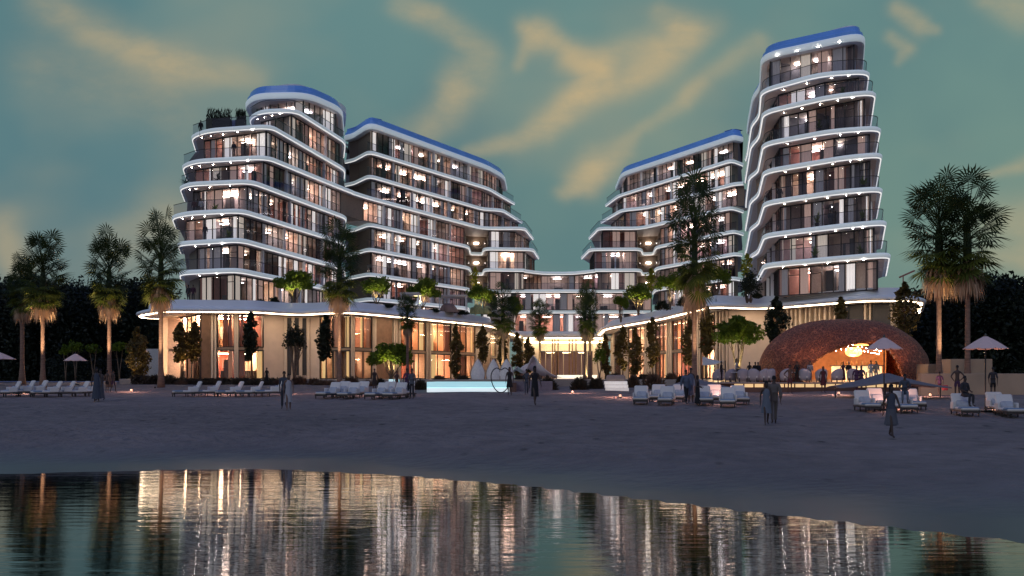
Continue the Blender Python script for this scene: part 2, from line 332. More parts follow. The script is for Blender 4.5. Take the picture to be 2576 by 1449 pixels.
    b2 = N.new('ShaderNodeBump'); b2.inputs['Strength'].default_value = 1; b2.inputs['Distance'].default_value = .0008; L.new(nz(26.0, 2, (.06, 1, 1)), b2.inputs['Height'])
    L.new(b1.outputs[0], b2.inputs['Normal']); L.new(b2.outputs[0], b.inputs['Normal'])
    q = MB(); q.face([(-3000, -2000, 0), (3000, -2000, 0), (3000, 32, 0), (-3000, 32, 0)]); o = q.build('water', mw); tag(o, kind='structure')
build_ground()
from mathutils.geometry import tessellate_polygon
# ------------------------------------------------------------------ buildings
RB = random.Random(11)
H = [None, 10.4, 13.7, 17.0, 20.3, 23.5, 26.7, 29.9, 33.25]   # slab heights above the eye
PODT = 7.55                                                    # podium roof above the eye
def nrm(a, b):
    dx, dy = b[0]-a[0], b[1]-a[1]; l = math.hypot(dx, dy) or 1; return (-dy/l, dx/l)
def offset(pts, ins):
    """open polyline pushed to its left (away from the viewer) with mitres; ins per vertex"""
    out = []; k = len(pts)
    for i, p in enumerate(pts):
        n1 = nrm(pts[i-1], p) if i else None; n2 = nrm(p, pts[i+1]) if i < k-1 else None
        if n1 is None: n = n2; sc = 1
        elif n2 is None: n = n1; sc = 1
        else:
            sx, sy = n1[0]+n2[0], n1[1]+n2[1]; l = math.hypot(sx, sy)
            if l < .3: n = n1; sc = 1
            else:
                n = (sx/l, sy/l); sc = 1/max(.45, n[0]*n1[0]+n[1]*n1[1])
        d = (ins[i] if isinstance(ins, (list, tuple)) else ins)*sc
        out.append((p[0]+n[0]*d, p[1]+n[1]*d))
    return out
def fillet(pts, r=1.6, n=5):
    out = [pts[0]]
    for i in range(1, len(pts)-1):
        a, b, c = Vector(pts[i-1]), Vector(pts[i]), Vector(pts[i+1])
        q = min(r, (a-b).length*.42, (c-b).length*.42)
        s = b+(a-b).normalized()*q; e = b+(c-b).normalized()*q
        for k in range(n+1):
            t = k/n; w = s*(1-t)**2+b*2*t*(1-t)+e*t*t; out.append((w.x, w.y))
    out.append(pts[-1]); return out
PROF = [(.42, .21), (.34, .28), (.12, .26), (.0, .17), (.0, .0), (.06, -.14), (.18, -.23), (.5, -.25)]
def slab(parent, pts, back, z, name='floor_slab', prof=PROF, r=1.7, strip=True, mats=None, smooth=True, top=True):
    path = fillet(pts, r); q = MB(); rings = [offset(path, o) for o, _ in prof]; n = len(path)
    vs = [(p[0], p[1], z+h) for ring, (_, h) in zip(rings, prof) for p in ring]
    for j in range(len(prof)-1):
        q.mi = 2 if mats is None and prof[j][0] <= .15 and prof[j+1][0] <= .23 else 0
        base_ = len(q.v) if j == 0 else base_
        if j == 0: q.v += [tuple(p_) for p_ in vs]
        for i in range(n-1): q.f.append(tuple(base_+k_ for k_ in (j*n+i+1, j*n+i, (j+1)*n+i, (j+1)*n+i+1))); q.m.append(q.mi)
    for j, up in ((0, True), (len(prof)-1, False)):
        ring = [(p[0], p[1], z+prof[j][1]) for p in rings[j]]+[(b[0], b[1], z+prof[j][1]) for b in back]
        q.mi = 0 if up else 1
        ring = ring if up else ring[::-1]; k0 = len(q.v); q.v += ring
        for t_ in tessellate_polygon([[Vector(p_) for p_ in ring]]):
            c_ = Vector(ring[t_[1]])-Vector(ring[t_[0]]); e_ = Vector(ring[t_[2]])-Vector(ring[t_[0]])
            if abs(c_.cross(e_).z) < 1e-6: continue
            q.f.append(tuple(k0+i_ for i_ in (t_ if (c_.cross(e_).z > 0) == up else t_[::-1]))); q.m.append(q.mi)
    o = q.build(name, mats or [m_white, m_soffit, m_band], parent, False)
    me = o.data
    if smooth:
        me.polygons.foreach_set('use_smooth', [len(p.vertices) == 4 for p in me.polygons])
    if strip:
        q = MB(); a = offset(path, .075); b = offset(path, .17)
        for i in range(n-1): q.face([(*a[i], z-.165), (*a[i+1], z-.165), (*b[i+1], z-.232), (*b[i], z-.232)])
        q.build('light_strip', m_strip, o)
    return o
def lerp2(a, b, t): return (a[0]+(b[0]-a[0])*t, a[1]+(b[1]-a[1])*t)
def bar(q, a, b, z0, z1, n, t, w):
    """upright bar standing on plan segment a-b, thickness t outward"""
    pass
def room(parent, a, b, a2, b2, z0, z1, rng, warm=False, mod=1.1, lit=None, sparkle=True, curt=None, wallm=None):
    L = math.dist(a, b); n = nrm(a, b); dx, dy = (b[0]-a[0])/L, (b[1]-a[1])/L
    q = MB(); q.wall(a, b, z0, z1); w = q.build('window', m_wglass if warm else m_glass, parent)
    # frame: mullions, head and sill rails
    q = MB(); k = max(1, round(L/mod)); rz = math.atan2(dy, dx)
    for i in range(k+1):
        p = lerp2(a, b, i/k); th = .09 if i in (0, k) else .055
        q.box((p[0]-n[0]*.02, p[1]-n[1]*.02, (z0+z1)/2), (th, .12, z1-z0), rz)
    c = lerp2(a, b, .5)
    q.box((c[0], c[1], z1-.06), (L, .10, .12), rz); q.box((c[0], c[1], z0+.04), (L, .10, .08), rz)
    if rng.random() < .5 and not warm:
        i = rng.randrange(k); p = lerp2(a, b, (i+.5)/k); q.box((p[0], p[1], z0+(z1-z0)*.72), (L/k, .08, .06), rz)
    q.build('frame', m_mull, w)
    # room behind
    wm = wallm or rng.choice(WARMROOM if warm else ROOM)
    q = MB(); q.wall(a2, b2, z0, z1); q.mi = 1
    e = .02
    q.wall(lerp2(a, b, e/L), lerp2(a2, b2, e/L), z0, z1); q.wall(lerp2(a2, b2, 1-e/L), lerp2(a, b, 1-e/L), z0, z1); q.mi = 2
    q.face([(*a, z0+.02), (*b, z0+.02), (*b2, z0+.02), (*a2, z0+.02)])
    q.face([(*a, z1-.02), (*a2, z1-.02), (*b2, z1-.02), (*b, z1-.02)])
    q.mi = 3
    # furniture against the walls
    for _ in range(rng.randrange(1, 4)):
        t = rng.uniform(.15, .85); dd = rng.uniform(.45, .85); p0 = lerp2(a, b, t); p1 = lerp2(a2, b2, t); p = lerp2(p0, p1, dd)
        hgt = rng.choice([.5, .8, .8, 1.9, 2.2]); wd = rng.uniform(.5, 1.8) if hgt < 1 else rng.uniform(.4, 1.0)
        q.box((p[0], p[1], z0+.03+hgt/2), (wd, .5, hgt), rz)
    if warm or rng.random() < .4:   # a picture or opening on the back wall
        t = rng.uniform(.2, .8); p = lerp2(a2, b2, t); q.mi = 4
        q.box((p[0]-n[0]*.06, p[1]-n[1]*.06, z0+1.6), (rng.uniform(.5, 1.1), .06, rng.uniform(.6, 1.3)), rz)
    q.build('room_interior', [wm, wm if rng.random() < .6 else ROOM[0] if not warm else WARMROOM[1], m_soffit, m_dark, rng.choice([ROOM[3], ROOM[5], ROOM[6]])], w)
    # lamps
    r = rng.random() if lit is None else lit
    if r < .93:
        q = MB(); lm = m_slamp if warm else LAMP[0 if r < .32 else 1 if r < .66 else 2]
        sz = 1.45 if not warm else 1.3
        for t in ((.3, .72) if L > 3.2 and (warm or rng.random() < .35) else (.5,)):
            p = lerp2(lerp2(a, b, t), lerp2(a2, b2, t), .62); q.box((p[0], p[1], z1-.34), (sz*.9, sz*.36, .05), rz)
        q.build('ceiling_lamp', lm, w)
    # curtains: folded cloth behind the glass
    ncur = (rng.choice([1, 2, 2, 3]) if warm else rng.choice([2, 3, 3, 4])) if curt is None else curt
    spans = []
    for _ in range(ncur):
        w0 = rng.uniform(.12, .34)*(1.0 if not warm else 1.1); s0 = rng.choice([0.01, .99-w0, rng.uniform(0.02, .98-w0)])
        if any(s0 < y+.01 and x < s0+w0+.01 for x, y in spans): continue
        spans.append((s0, s0+w0))
        q = MB(); kk = max(4, int(w0*L/.13)); pr = None
        for i in range(kk+1):
            p = lerp2(a, b, s0+w0*i/kk); of = .22+(.10 if i % 2 else 0)
            c = (p[0]+n[0]*of, p[1]+n[1]*of)
            if pr: q.wall(pr, c, z0+.05, z1-.06)
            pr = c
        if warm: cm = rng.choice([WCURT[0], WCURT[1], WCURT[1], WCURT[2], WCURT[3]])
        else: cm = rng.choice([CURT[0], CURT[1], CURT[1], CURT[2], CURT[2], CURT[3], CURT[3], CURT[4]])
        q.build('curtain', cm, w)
    return w
def railing(parent, path, z, name='balustrade'):
    p = offset(path, .30); q = MB()
    for a, b in zip(p, p[1:]): q.wall(a, b, z+.38, z+1.38)
    o = q.build(name, m_rail, parent)
    q = MB()
    for a, b in zip(p, p[1:]):
        c = lerp2(a, b, .5); q.box((c[0], c[1], z+1.40), (math.dist(a, b), .05, .05), math.atan2(b[1]-a[1], b[0]-a[0]))
    q.build('handrail', m_mull, o)
def storey(parent, lev, zb, zt, rng, width=4.6, depth=3.6, rail=True):
    """rooms and walls under slab outline lev: list of (x, d, kind of the stretch that follows, inset)"""
    pts = [P(x, d) for x, d, *_ in lev]; ins = [l[3] for l in lev]
    g = offset(pts, ins); g2 = offset(pts, [i+depth for i in ins])
    for i in range(len(lev)-1):
        kind = lev[i][2]; a, b, a2, b2 = g[i], g[i+1], g2[i], g2[i+1]; L = math.dist(a, b)
        if kind == 'n' or L < .3: continue
        if kind == 'w':
            q = MB(); q.wall(a, b, zb, zt); q.build('outer_wall', m_brownwall, parent)
            if zb > E+13 and 155 < lev[i][1] < 157 and (1184 < lev[i][0] < 1190 or 1617 < lev[i][0] < 1622):
                if True:
                    q = MB(); c_ = lerp2(a, b, .5); q.box((c_[0], c_[1]-.35, (zb+zt)/2+.2), (.8, .16, .22)); q.build('wall_lamp', LAMP[1], parent)
            continue
        k = max(1, round(L/width)); rz = math.atan2(b[1]-a[1], b[0]-a[0]); n = nrm(a, b)
        for j in range(k):
            t0, t1 = j/k, (j+1)/k
            room(parent, lerp2(a, b, t0), lerp2(a, b, t1), lerp2(a2, b2, t0), lerp2(a2, b2, t1), zb, zt, rng)
            if kind == 'g' and j and rng.random() < .6:
                p = lerp2(a, b, t0); q = MB()
                q.box((p[0]-n[0]*.12, p[1]-n[1]*.12, (zb+zt)/2), (.22, .30, zt-zb), rz); q.build('pier', m_white, parent)
        if kind == 'b':    # downlights under the deep balcony soffit, row halfway out
            kk = max(2, round(L/2.3))
            for j in range(kk):
                dq = MB(); p = lerp2(a, b, (j+.5)/kk); p = (p[0]-n[0]*1.1, p[1]-n[1]*1.1)
                dq.lathe([(.0, -.03), (.020, -.03), (.032, .0)], 8, (p[0], p[1], zt-.02)); dq.build('downlight', m_down, parent)
def hotel(name, label, levels, backs, floors=range(0, 8), rails=(), roof=True, width=4.6, zpod=None, H=H, fl={}):
    root = empty(name, (0, 0, 0), label, 'hotel building', 'curved hotel blocks with white floor bands')
    for k in floors:
        if k+1 not in levels: continue
        lev = levels[k+1]; zb = E+(H[k] if k else (zpod if zpod is not None else PODT))+(.27 if k else .02); zt = E+H[k+1]-.26
        storey(root, fl.get(k, lev), zb, zt, RB, width)
        if k and k in levels and k in rails:
            pts = [P(x, d) for x, d, *_ in levels[k]]; seg = [i for i in range(len(pts)-1) if levels[k][i][2] in 'bg']
            if seg:
                fp = fillet(pts[min(seg):max(seg)+2], 1.7); railing(root, fp, E+H[k]-.10)
    for k, lev in levels.items():
        pts = [P(x, d) for x, d, *_ in lev]; z = E+H[k]
        if k == 8:
            pr = [(2.6, .60), (1.2, .60), (.40, .40), (.12, .36), (.0, .22), (.0, -.16), (.10, -.38), (.34, -.46), (.7, -.46)]
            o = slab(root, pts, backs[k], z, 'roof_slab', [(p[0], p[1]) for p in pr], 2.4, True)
            # blue sheet skirt along the roof edge
            q = MB(); path = fillet(pts, 2.4); n = len(path)
            rr = [(.14, .352), (.20, .72), (.42, .82), (.50, 1.28), (1.1, 1.42), (2.6, 1.45)]; rs = [offset(path, a_) for a_, _ in rr]
            for (ra, (_, za)), (rb, (_, zb_)) in zip(zip(rs, rr), zip(rs[1:], rr[1:])):
                for i in range(n-1): q.face([(*ra[i], z+za), (*ra[i+1], z+za), (*rb[i+1], z+zb_), (*rb[i], z+zb_)])
            q.build('roof_sheet', m_blue, o)
        else:
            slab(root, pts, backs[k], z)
    return root
b, g, w, n_ = 'b', 'g', 'w', 'n'
LA = {  # left tower
 1: [(452, 100, w, 1), (449, 94.5, b, 2.0), (598, 92.2, g, 1.0), (815, 110, g, .9), (868, 118, w, .9), (872, 127.4, n_, .9)],
 2: [(452, 104, w, 1), (444, 97.5, b, 2.0), (606, 94.8, g, 1.0), (868, 120, w, .9), (871, 127.4, n_, .9)],
 3: [(440, 108, w, 1), (430, 101, b, 1.5), (472, 98.6, b, 2.2), (608, 97, g, 1.0), (868, 120.5, w, .9), (871, 128, n_, .9)],
 4: [(462, 109, w, 1), (450, 102, b, 1.5), (477, 100, b, 2.2), (632, 98.6, g, 1.0), (873, 121, w, .9), (871, 129, n_, .9)],
 5: [(468, 113, w, 1), (456, 106, b, 1.5), (491, 103.5, b, 2.2), (672, 101.6, g, 1.0), (872, 119.2, w, .9), (890, 121, n_, .9)],
 6: [(490, 112, w, 1), (479, 105.6, b, 1.5), (521, 103, b, 2.2), (682, 101.2, g, 1.0), (870, 122.4, w, .9), (868, 128, n_, .9)],
 7: [(640, 117, w, 1), (624, 110, b, 1.5), (655, 107, b, 2.2), (745, 106.6, g, 1.0), (871, 121, w, .9), (867, 129, n_, .9)],
 8: [(630, 122, w, 1), (614, 116, b, 1.5), (642, 112.5, b, 2.2), (772, 112, g, 1.0), (862, 118.5, w, .9), (866, 130, n_, .9)]}
BA = {k: [P(885, 140), P(640, 128), P(470+(k > 6)*170, 120)] for k in LA}
BA[5] = [P(893, 136), P(640, 128), P(480, 120)]
hotel('hotel_tower', 'left hand white-banded hotel tower with rounded corner and leafy roof terrace', LA, BA, rails=range(1, 8))
LW = {  # left wing, its end block to the right
 1: [(866, 132.2, w, .9), (888, 130, w, .9), (928, 126, g, .9), (1179, 143, w, .9), (1186, 153, n_, .9)],
 2: [(866, 132.2, w, .9), (888, 130, w, .9), (928, 126, g, .9), (1183, 148, w, .9), (1188, 155, n_, .9)],
 3: [(866, 132.2, w, .9), (887, 131, w, .9), (928, 126, g, .9), (1183, 148, w, .9), (1188, 156, w, .9), (1212, 156.5, w, .9), (1216, 150, g, .9), (1320, 151, n_, .9)],
 4: [(866, 132.2, w, .9), (886, 131.5, w, .9), (928, 126, g, .9), (1181, 148, w, .9), (1186, 156, w, .9), (1211, 156.5, w, .9), (1215, 150, g, .9), (1343, 151, g, 1.6), (1357, 162, n_, .9)],
 5: [(887.5, 121, w, .9), (928, 124.5, g, .9), (1216, 150, g, .9), (1322, 150, g, 2.0), (1343, 161.6, n_, .9)],
 6: [(866, 132.2, w, .9), (888, 131, w, .9), (928, 126, g, .9), (1216, 151, g, .9), (1266, 152, g, 2.0), (1315, 164, n_, .9)],
 7: [(866, 132.2, w, .9), (888, 131, w, .9), (928, 126, g, .9), (1232, 151, g, 1.4), (1296, 164, n_, .9)],
 8: [(866, 132.2, w, .9), (886, 131, w, .9), (930, 125, g, .9), (1230, 151, g, .9), (1270, 158, g, .9), (1276, 168, n_, .9)]}
BW = {k: [P(1190, 172), P(1000, 158), P(868, 150)] for k in LW}
for k in (3, 4, 5): BW[k] = [P(1322, 172), P(1190, 172), P(1000, 158), P(868, 150)]
BW[5] = BW[5][:-1]+[P(895, 136)]
hotel('hotel_wing', 'long white-banded hotel wing with blue sloping roof left of the sky gap', LW, BW, rails=range(1, 8), width=4.4, fl={4: [(887.5, 121, w, .9), (928, 124.5, g, .9), (1181, 148, w, .9), (1186, 156, w, .9), (1211, 156.5, w, .9), (1216, 150, g, .9), (1322, 150, g, 2.0), (1343, 161.6, n_, .9)]})
RD = {  # right tower: tall, right of the gap
 1: [(1873, 131, n_, .9), (1875, 126, n_, .9), (1884, 104.5, w, .9), (1903, 100.5, g, .9), (1920, 88.5, b, 1.4), (2110, 83.3, b, 1.4), (2242, 80.6, g, 1.1), (2232, 96, n_, 1)],
 2: [(1873, 131, n_, .9), (1875, 126, n_, .9), (1884, 108, w, .9), (1904, 104, g, .9), (1920, 92, b, 1.6), (2133, 85.8, b, 1.6), (2232, 84, g, 1.1), (2220, 100, n_, 1)],
 3: [(1872, 131, n_, .9), (1875, 127, n_, .9), (1885, 109, w, .9), (1905, 105, g, .9), (1920, 93, b, 1.7), (2110, 87.3, b, 1.7), (2222, 85.7, g, 1.1), (2208, 101, n_, 1)],
 4: [(1873, 131, n_, .9), (1875, 126.5, n_, .9), (1885, 110, w, .9), (1905, 106, g, .9), (1919, 94, b, 1.7), (2127, 88, b, 1.7), (2221, 86.7, g, 1.1), (2206, 102, n_, 1)],
 5: [(1874, 131, n_, .9), (1875, 126, n_, .9), (1882, 112, w, .9), (1904, 108.5, g, .9), (1917, 96, b, 1.8), (2087, 91.0, b, 1.8), (2219, 89.6, g, 1.1), (2200, 105, n_, 1)],
 6: [(1872, 130, n_, .9), (1874, 127, n_, .9), (1886, 110, w, .9), (1907, 105.8, g, .9), (1917, 96, b, 1.9), (2086, 90.7, b, 1.9), (2206, 89, g, 1.1), (2190, 104, n_, 1)],
 7: [(1873, 131, n_, .9), (1877, 128, n_, .9), (1888, 113, w, .9), (1907, 109, g, .9), (1912, 99.5, b, 1.9), (2063, 94, b, 1.9), (2190, 93, g, 1.1), (2176, 107, n_, 1)],
 8: [(1878, 132, n_, .9), (1880, 128, n_, .9), (1892, 116, w, .9), (1910, 112, g, .9), (1914, 101, b, 1.0), (2178, 94.5, g, 1.1), (2170, 108, n_, 1)]}
BD = {k: [P(2120, 118), P(2000, 132)] for k in RD}
hotel('hotel_tower', 'tallest white-banded hotel tower at right above the woven pavilion', RD, BD, rails=range(1, 8), width=3.9, H=H[:8]+[34.05])
RW = {  # right wing
 1: [(1640, 153, w, .9), (1648, 147, g, .9), (1845, 131, w, .9), (1872, 134, n_, .9)],
 2: [(1640, 155, w, .9), (1648, 148.5, g, .9), (1846, 131, w, .9), (1872, 134, n_, .9)],
 3: [(1496, 151, g, .9), (1614, 150.5, w, .9), (1618, 156.5, w, .9), (1641, 156, w, .9), (1648, 148.6, g, .9), (1848, 131, w, .9), (1869, 132, n_, .9)],
 4: [(1461, 162, g, 1.6), (1482, 151, g, .9), (1615, 150.5, w, .9), (1619, 156.5, w, .9), (1641, 156, w, .9), (1648, 148.5, g, .9), (1848, 132, w, .9), (1872, 135, n_, .9)],
 5: [(1480, 161, g, 2.0), (1504, 150, g, .9), (1609, 150, g, .9), (1841, 131.6, w, .9), (1872, 135, n_, .9)],
 6: [(1510, 164, g, 2.0), (1562, 152, g, .9), (1623, 150, g, .9), (1845, 131.5, w, .9), (1870, 131, n_, .9)],
 7: [(1522, 165.7, g, 1.4), (1553, 157, g, .9), (1841, 131, w, .9), (1871, 134, n_, .9)],
 8: [(1548, 167, g, .9), (1562, 156, g, .9), (1846, 131.7, w, .9), (1870, 133, n_, .9)]}
BR = {k: [P(1868, 150), P(1760, 164), P(1640, 176)] for k in RW}
for k in (3, 4, 5): BR[k] = [P(1868, 150), P(1760, 164), P(1620, 176), P(1500, 174)]
hotel('hotel_wing', 'long white-banded hotel wing with blue sloping roof behind the big single palm', RW, BR, rails=range(1, 8), width=4.4, fl={4: [(1480, 161, g, 2.0), (1504, 150, g, .9), (1615, 150.5, w, .9), (1619, 156.5, w, .9), (1641, 156, w, .9), (1648, 148.5, g, .9), (1841, 131.6, w, .9), (1872, 135, n_, .9)]})
# link between the wings: three low floors with a dipping roof line
HL = [None, 10.55, 13.8, 16.9]
LK = {1: [(1215, 153, g, .9), (1640, 153, n_, .9)], 2: [(1215, 152, g, .9), (1640, 152, n_, .9)],
      3: [(1321, 151, g, .9), (1370, 154.5, g, 1.2), (1440, 154.5, g, .9), (1495, 151, n_, .9)]}
BL = {k: [P(1640, 172), P(1215, 172)] for k in (1, 2)}; BL[3] = [P(1495, 172), P(1322, 172)]
hotel('hotel_link', 'low three storey hotel block joining both wings behind the entrance', LK, BL, floors=range(0, 3), rails=(1, 2), H=HL, zpod=7.3)
# lower part of the two wing end blocks, between link roof and link floor
# rooftop screens
def screen(parent_label, pts, back, z, h, lab):
    path = fillet([P(*p) for p in pts], 2.2); q = MB(); n = len(path); a = path; c = offset(path, .35)
    for i in range(n-1):
        q.wall(a[i], a[i+1], z, z+h); q.wall(c[i+1], c[i], z, z+h)
        q.face([(*a[i], z+h), (*a[i+1], z+h), (*c[i+1], z+h), (*c[i], z+h)]); q.face([(*a[i], z), (*c[i], z), (*c[i+1], z), (*a[i+1], z)])
    o = q.build('roof_screen', m_white); tag(o, lab, 'roof screen', 'white screens on the roofs')
screen('', [(662, 122), (668, 118), (748, 116), (872, 126), (868, 134)], None, E+35.15, .75, 'curved white plant screen crowning the rounded left tower roof')
screen('', [(2010, 104), (2050, 101), (2158, 97.5), (2170, 105)], None, E+35.5, .8, 'thin white screen on the blue roof of the tallest tower')
# ------------------------------------------------------------------ podium, lobby, terrace
TZ = 2.45
RP = random.Random(5)
def path_param(path, x):
    """point of the plan polyline on bearing x"""
    k = (x-CX)/F
    for i in range(len(path)-1):
        a, c = path[i], path[i+1]; fa, fb = a[0]-k*a[1], c[0]-k*c[1]
        if fa == fb: continue
        t = fa/(fa-fb)
        if -1e-6 <= t <= 1+1e-6: return lerp2(a, c, t), i, t
    return (path[-1], len(path)-2, 1) if abs(path[-1][0]/path[-1][1]-k) < abs(path[0][0]/path[0][1]-k) else (path[0], 0, 0)
def podium(label, roof, back, segs, inset, hb=6.3, mid=True):
    root = empty('podium_building', (0, 0, 0), label, 'podium building', 'two storey podium buildings with wavy roofs')
    pts = [P(x, d) for x, d in roof]; z = E+hb
    pr = [(2.2, 1.22), (1.25, 1.22), (1.2, .60), (.5, .52), (.08, .36), (.0, .22), (.06, .06), (.5, -.03), (2.6, -.03)]
    r = slab(root, pts, back, z, 'roof_slab', pr, 4.5, False, [m_white, mat('podium_soffit', (.60, .50, .40), .6, var=.05)])
    path = offset(pts, inset); path2 = offset(pts, inset+4.2)
    # cove light under the roof edge
    q = MB(); c1 = offset(fillet(pts, 4.5), .30); c2 = offset(fillet(pts, 4.5), .62)
    for a, c, e, f in zip(c1, c1[1:], c2, c2[1:]): q.face([(*a, z-.045), (*e, z-.045), (*f, z-.045), (*c, z-.045)])
    q.build('cove_light', m_cove, r)
    ft = MB(); fin = MB(); zt = z-.04; zm = TZ+(zt-TZ)*.47
    for x0, x1, kind in segs:
        a, i0, t0 = path_param(path, x0); c, i1, t1 = path_param(path, x1)
        a2 = lerp2(path2[i0], path2[i0+1], t0); c2_ = lerp2(path2[i1], path2[i1+1], t1)
        L = math.dist(a, c)
        if L < .15: continue
        n = nrm(a, c); rz = math.atan2(c[1]-a[1], c[0]-a[0]); cc = lerp2(a, c, .5)
        if kind in ('wall', 'slot', 'brown', 'dark'):
            q = MB(); q.box((cc[0]+n[0]*.2, cc[1]+n[1]*.2, (TZ+zt)/2), (L, .4, zt-TZ), rz)
            o = q.build('wall', {'wall': m_beige, 'slot': m_beige, 'brown': m_bronze, 'dark': m_dark}[kind], root)
            if kind == 'slot':
                s = MB()
                for k in range(3):
                    p = lerp2(a, c, (k+.5)/3); s.box((p[0]-n[0]*.02, p[1]-n[1]*.02, (TZ+zt)/2+.1), (.38, .1, zt-TZ-.6), rz)
                s.build('slot_opening', m_dark, o)
                s = MB()
                for k in range(4):
                    p = lerp2(a, c, k/3); s.box((p[0]-n[0]*.10, p[1]-n[1]*.10, (TZ+zt)/2), (.28, .26, zt-TZ-.02), rz)
                s.build('fin', m_fin, root)
        elif kind == 'fin':
            q = MB(); q.box((cc[0]+n[0]*.55, cc[1]+n[1]*.55, (TZ+zt)/2), (L, .1, zt-TZ), rz); q.build('wall', m_fin, root)
            s = MB(); k = max(2, round(L/.55))
            for j in range(k):
                p = lerp2(a, c, (j+.5)/k); dd = RP.uniform(.1, .5); s.box((p[0], p[1], (TZ+zt)/2), (RP.uniform(.12, .26), dd, zt-TZ-.02), rz)
            s.build('fin', m_fin, root)
        else:
            lit = {'room': .2, 'lit': .1, 'dim': .95}[kind]
            k = max(1, round(L/4.5))
            for j in range(k):
                s0, s1 = j/k, (j+1)/k
                for zz0, zz1 in ((TZ+.02, zm-.12), (zm+.12, zt)):
                    room(root, lerp2(a, c, s0), lerp2(a, c, s1), lerp2(a2, c2_, s0), lerp2(a2, c2_, s1), zz0, zz1, RP, True, 1.5, lit,
                         curt=None if kind != 'lit' else 3)
            q = MB(); q.box((cc[0]+n[0]*.1, cc[1]+n[1]*.1, zm), (L, .3, .22), rz); q.build('floor_band', m_brownwall, root)
    return root
PL = [(470, 104), (350, 101), (338, 97), (402, 90.5), (500, 91), (650, 91.5), (720, 94.5), (765, 95), (814, 93), (890, 92.5), (960, 96), (1100, 105), (1245, 116), (1272, 130), (1316, 148)]
SL = [(378, 402, 'fin'), (402, 440, 'lit'), (440, 505, 'room'), (505, 530, 'brown'), (530, 547, 'fin'), (547, 590, 'room'), (590, 600, 'fin'), (600, 662, 'lit'),
      (662, 718, 'wall'), (718, 775, 'slot'), (775, 806, 'wall'), (806, 838, 'room'), (838, 881, 'lit'), (881, 891, 'fin'), (891, 934, 'room'), (934, 947, 'fin'),
      (947, 986, 'brown'), (986, 1008, 'fin'), (1008, 1035, 'room'), (1035, 1069, 'room'), (1069, 1083, 'fin'), (1083, 1133, 'room'), (1133, 1142, 'fin'), (1142, 1172, 'lit'),
      (1172, 1194, 'room'), (1194, 1203, 'fin'), (1203, 1233, 'brown'), (1233, 1247, 'lit'), (1247, 1266, 'fin'), (1266, 1300, 'fin'), (1300, 1317, 'wall')]
podium('two storey podium with wavy white roof and warm lit rooms, left of entrance', PL, [P(1316, 160), P(900, 140), P(520, 135)], SL, 2.3)
PR_ = [(1500, 148), (1513, 130), (1650, 108.5), (1783, 88.5), (1905, 91), (1960, 89.5), (2173, 81.6), (2300, 81.6), (2331, 84), (2322, 97)]
SR = [(1506, 1523, 'wall'), (1523, 1547, 'fin'), (1547, 1562, 'room'), (1562, 1582, 'fin'), (1582, 1622, 'room'), (1622, 1650, 'fin'), (1650, 1678, 'room'), (1678, 1693, 'fin'), (1693, 1715, 'room'), (1715, 1742, 'room'),
      (1742, 1764, 'fin'), (1764, 1798, 'room'), (1798, 1834, 'fin'), (1834, 1942, 'wall'), (1942, 1975, 'brown'), (1975, 2110, 'fin'), (2110, 2135, 'dim'), (2135, 2171, 'dark'), (2171, 2195, 'fin'), (2195, 2240, 'dark'), (2240, 2290, 'fin'), (2290, 2318, 'wall')]
podium('two storey podium with sweeping white roof behind the woven pavilion', PR_, [P(2200, 120), P(1800, 140), P(1560, 150)], SR, 2.4, 6.6)
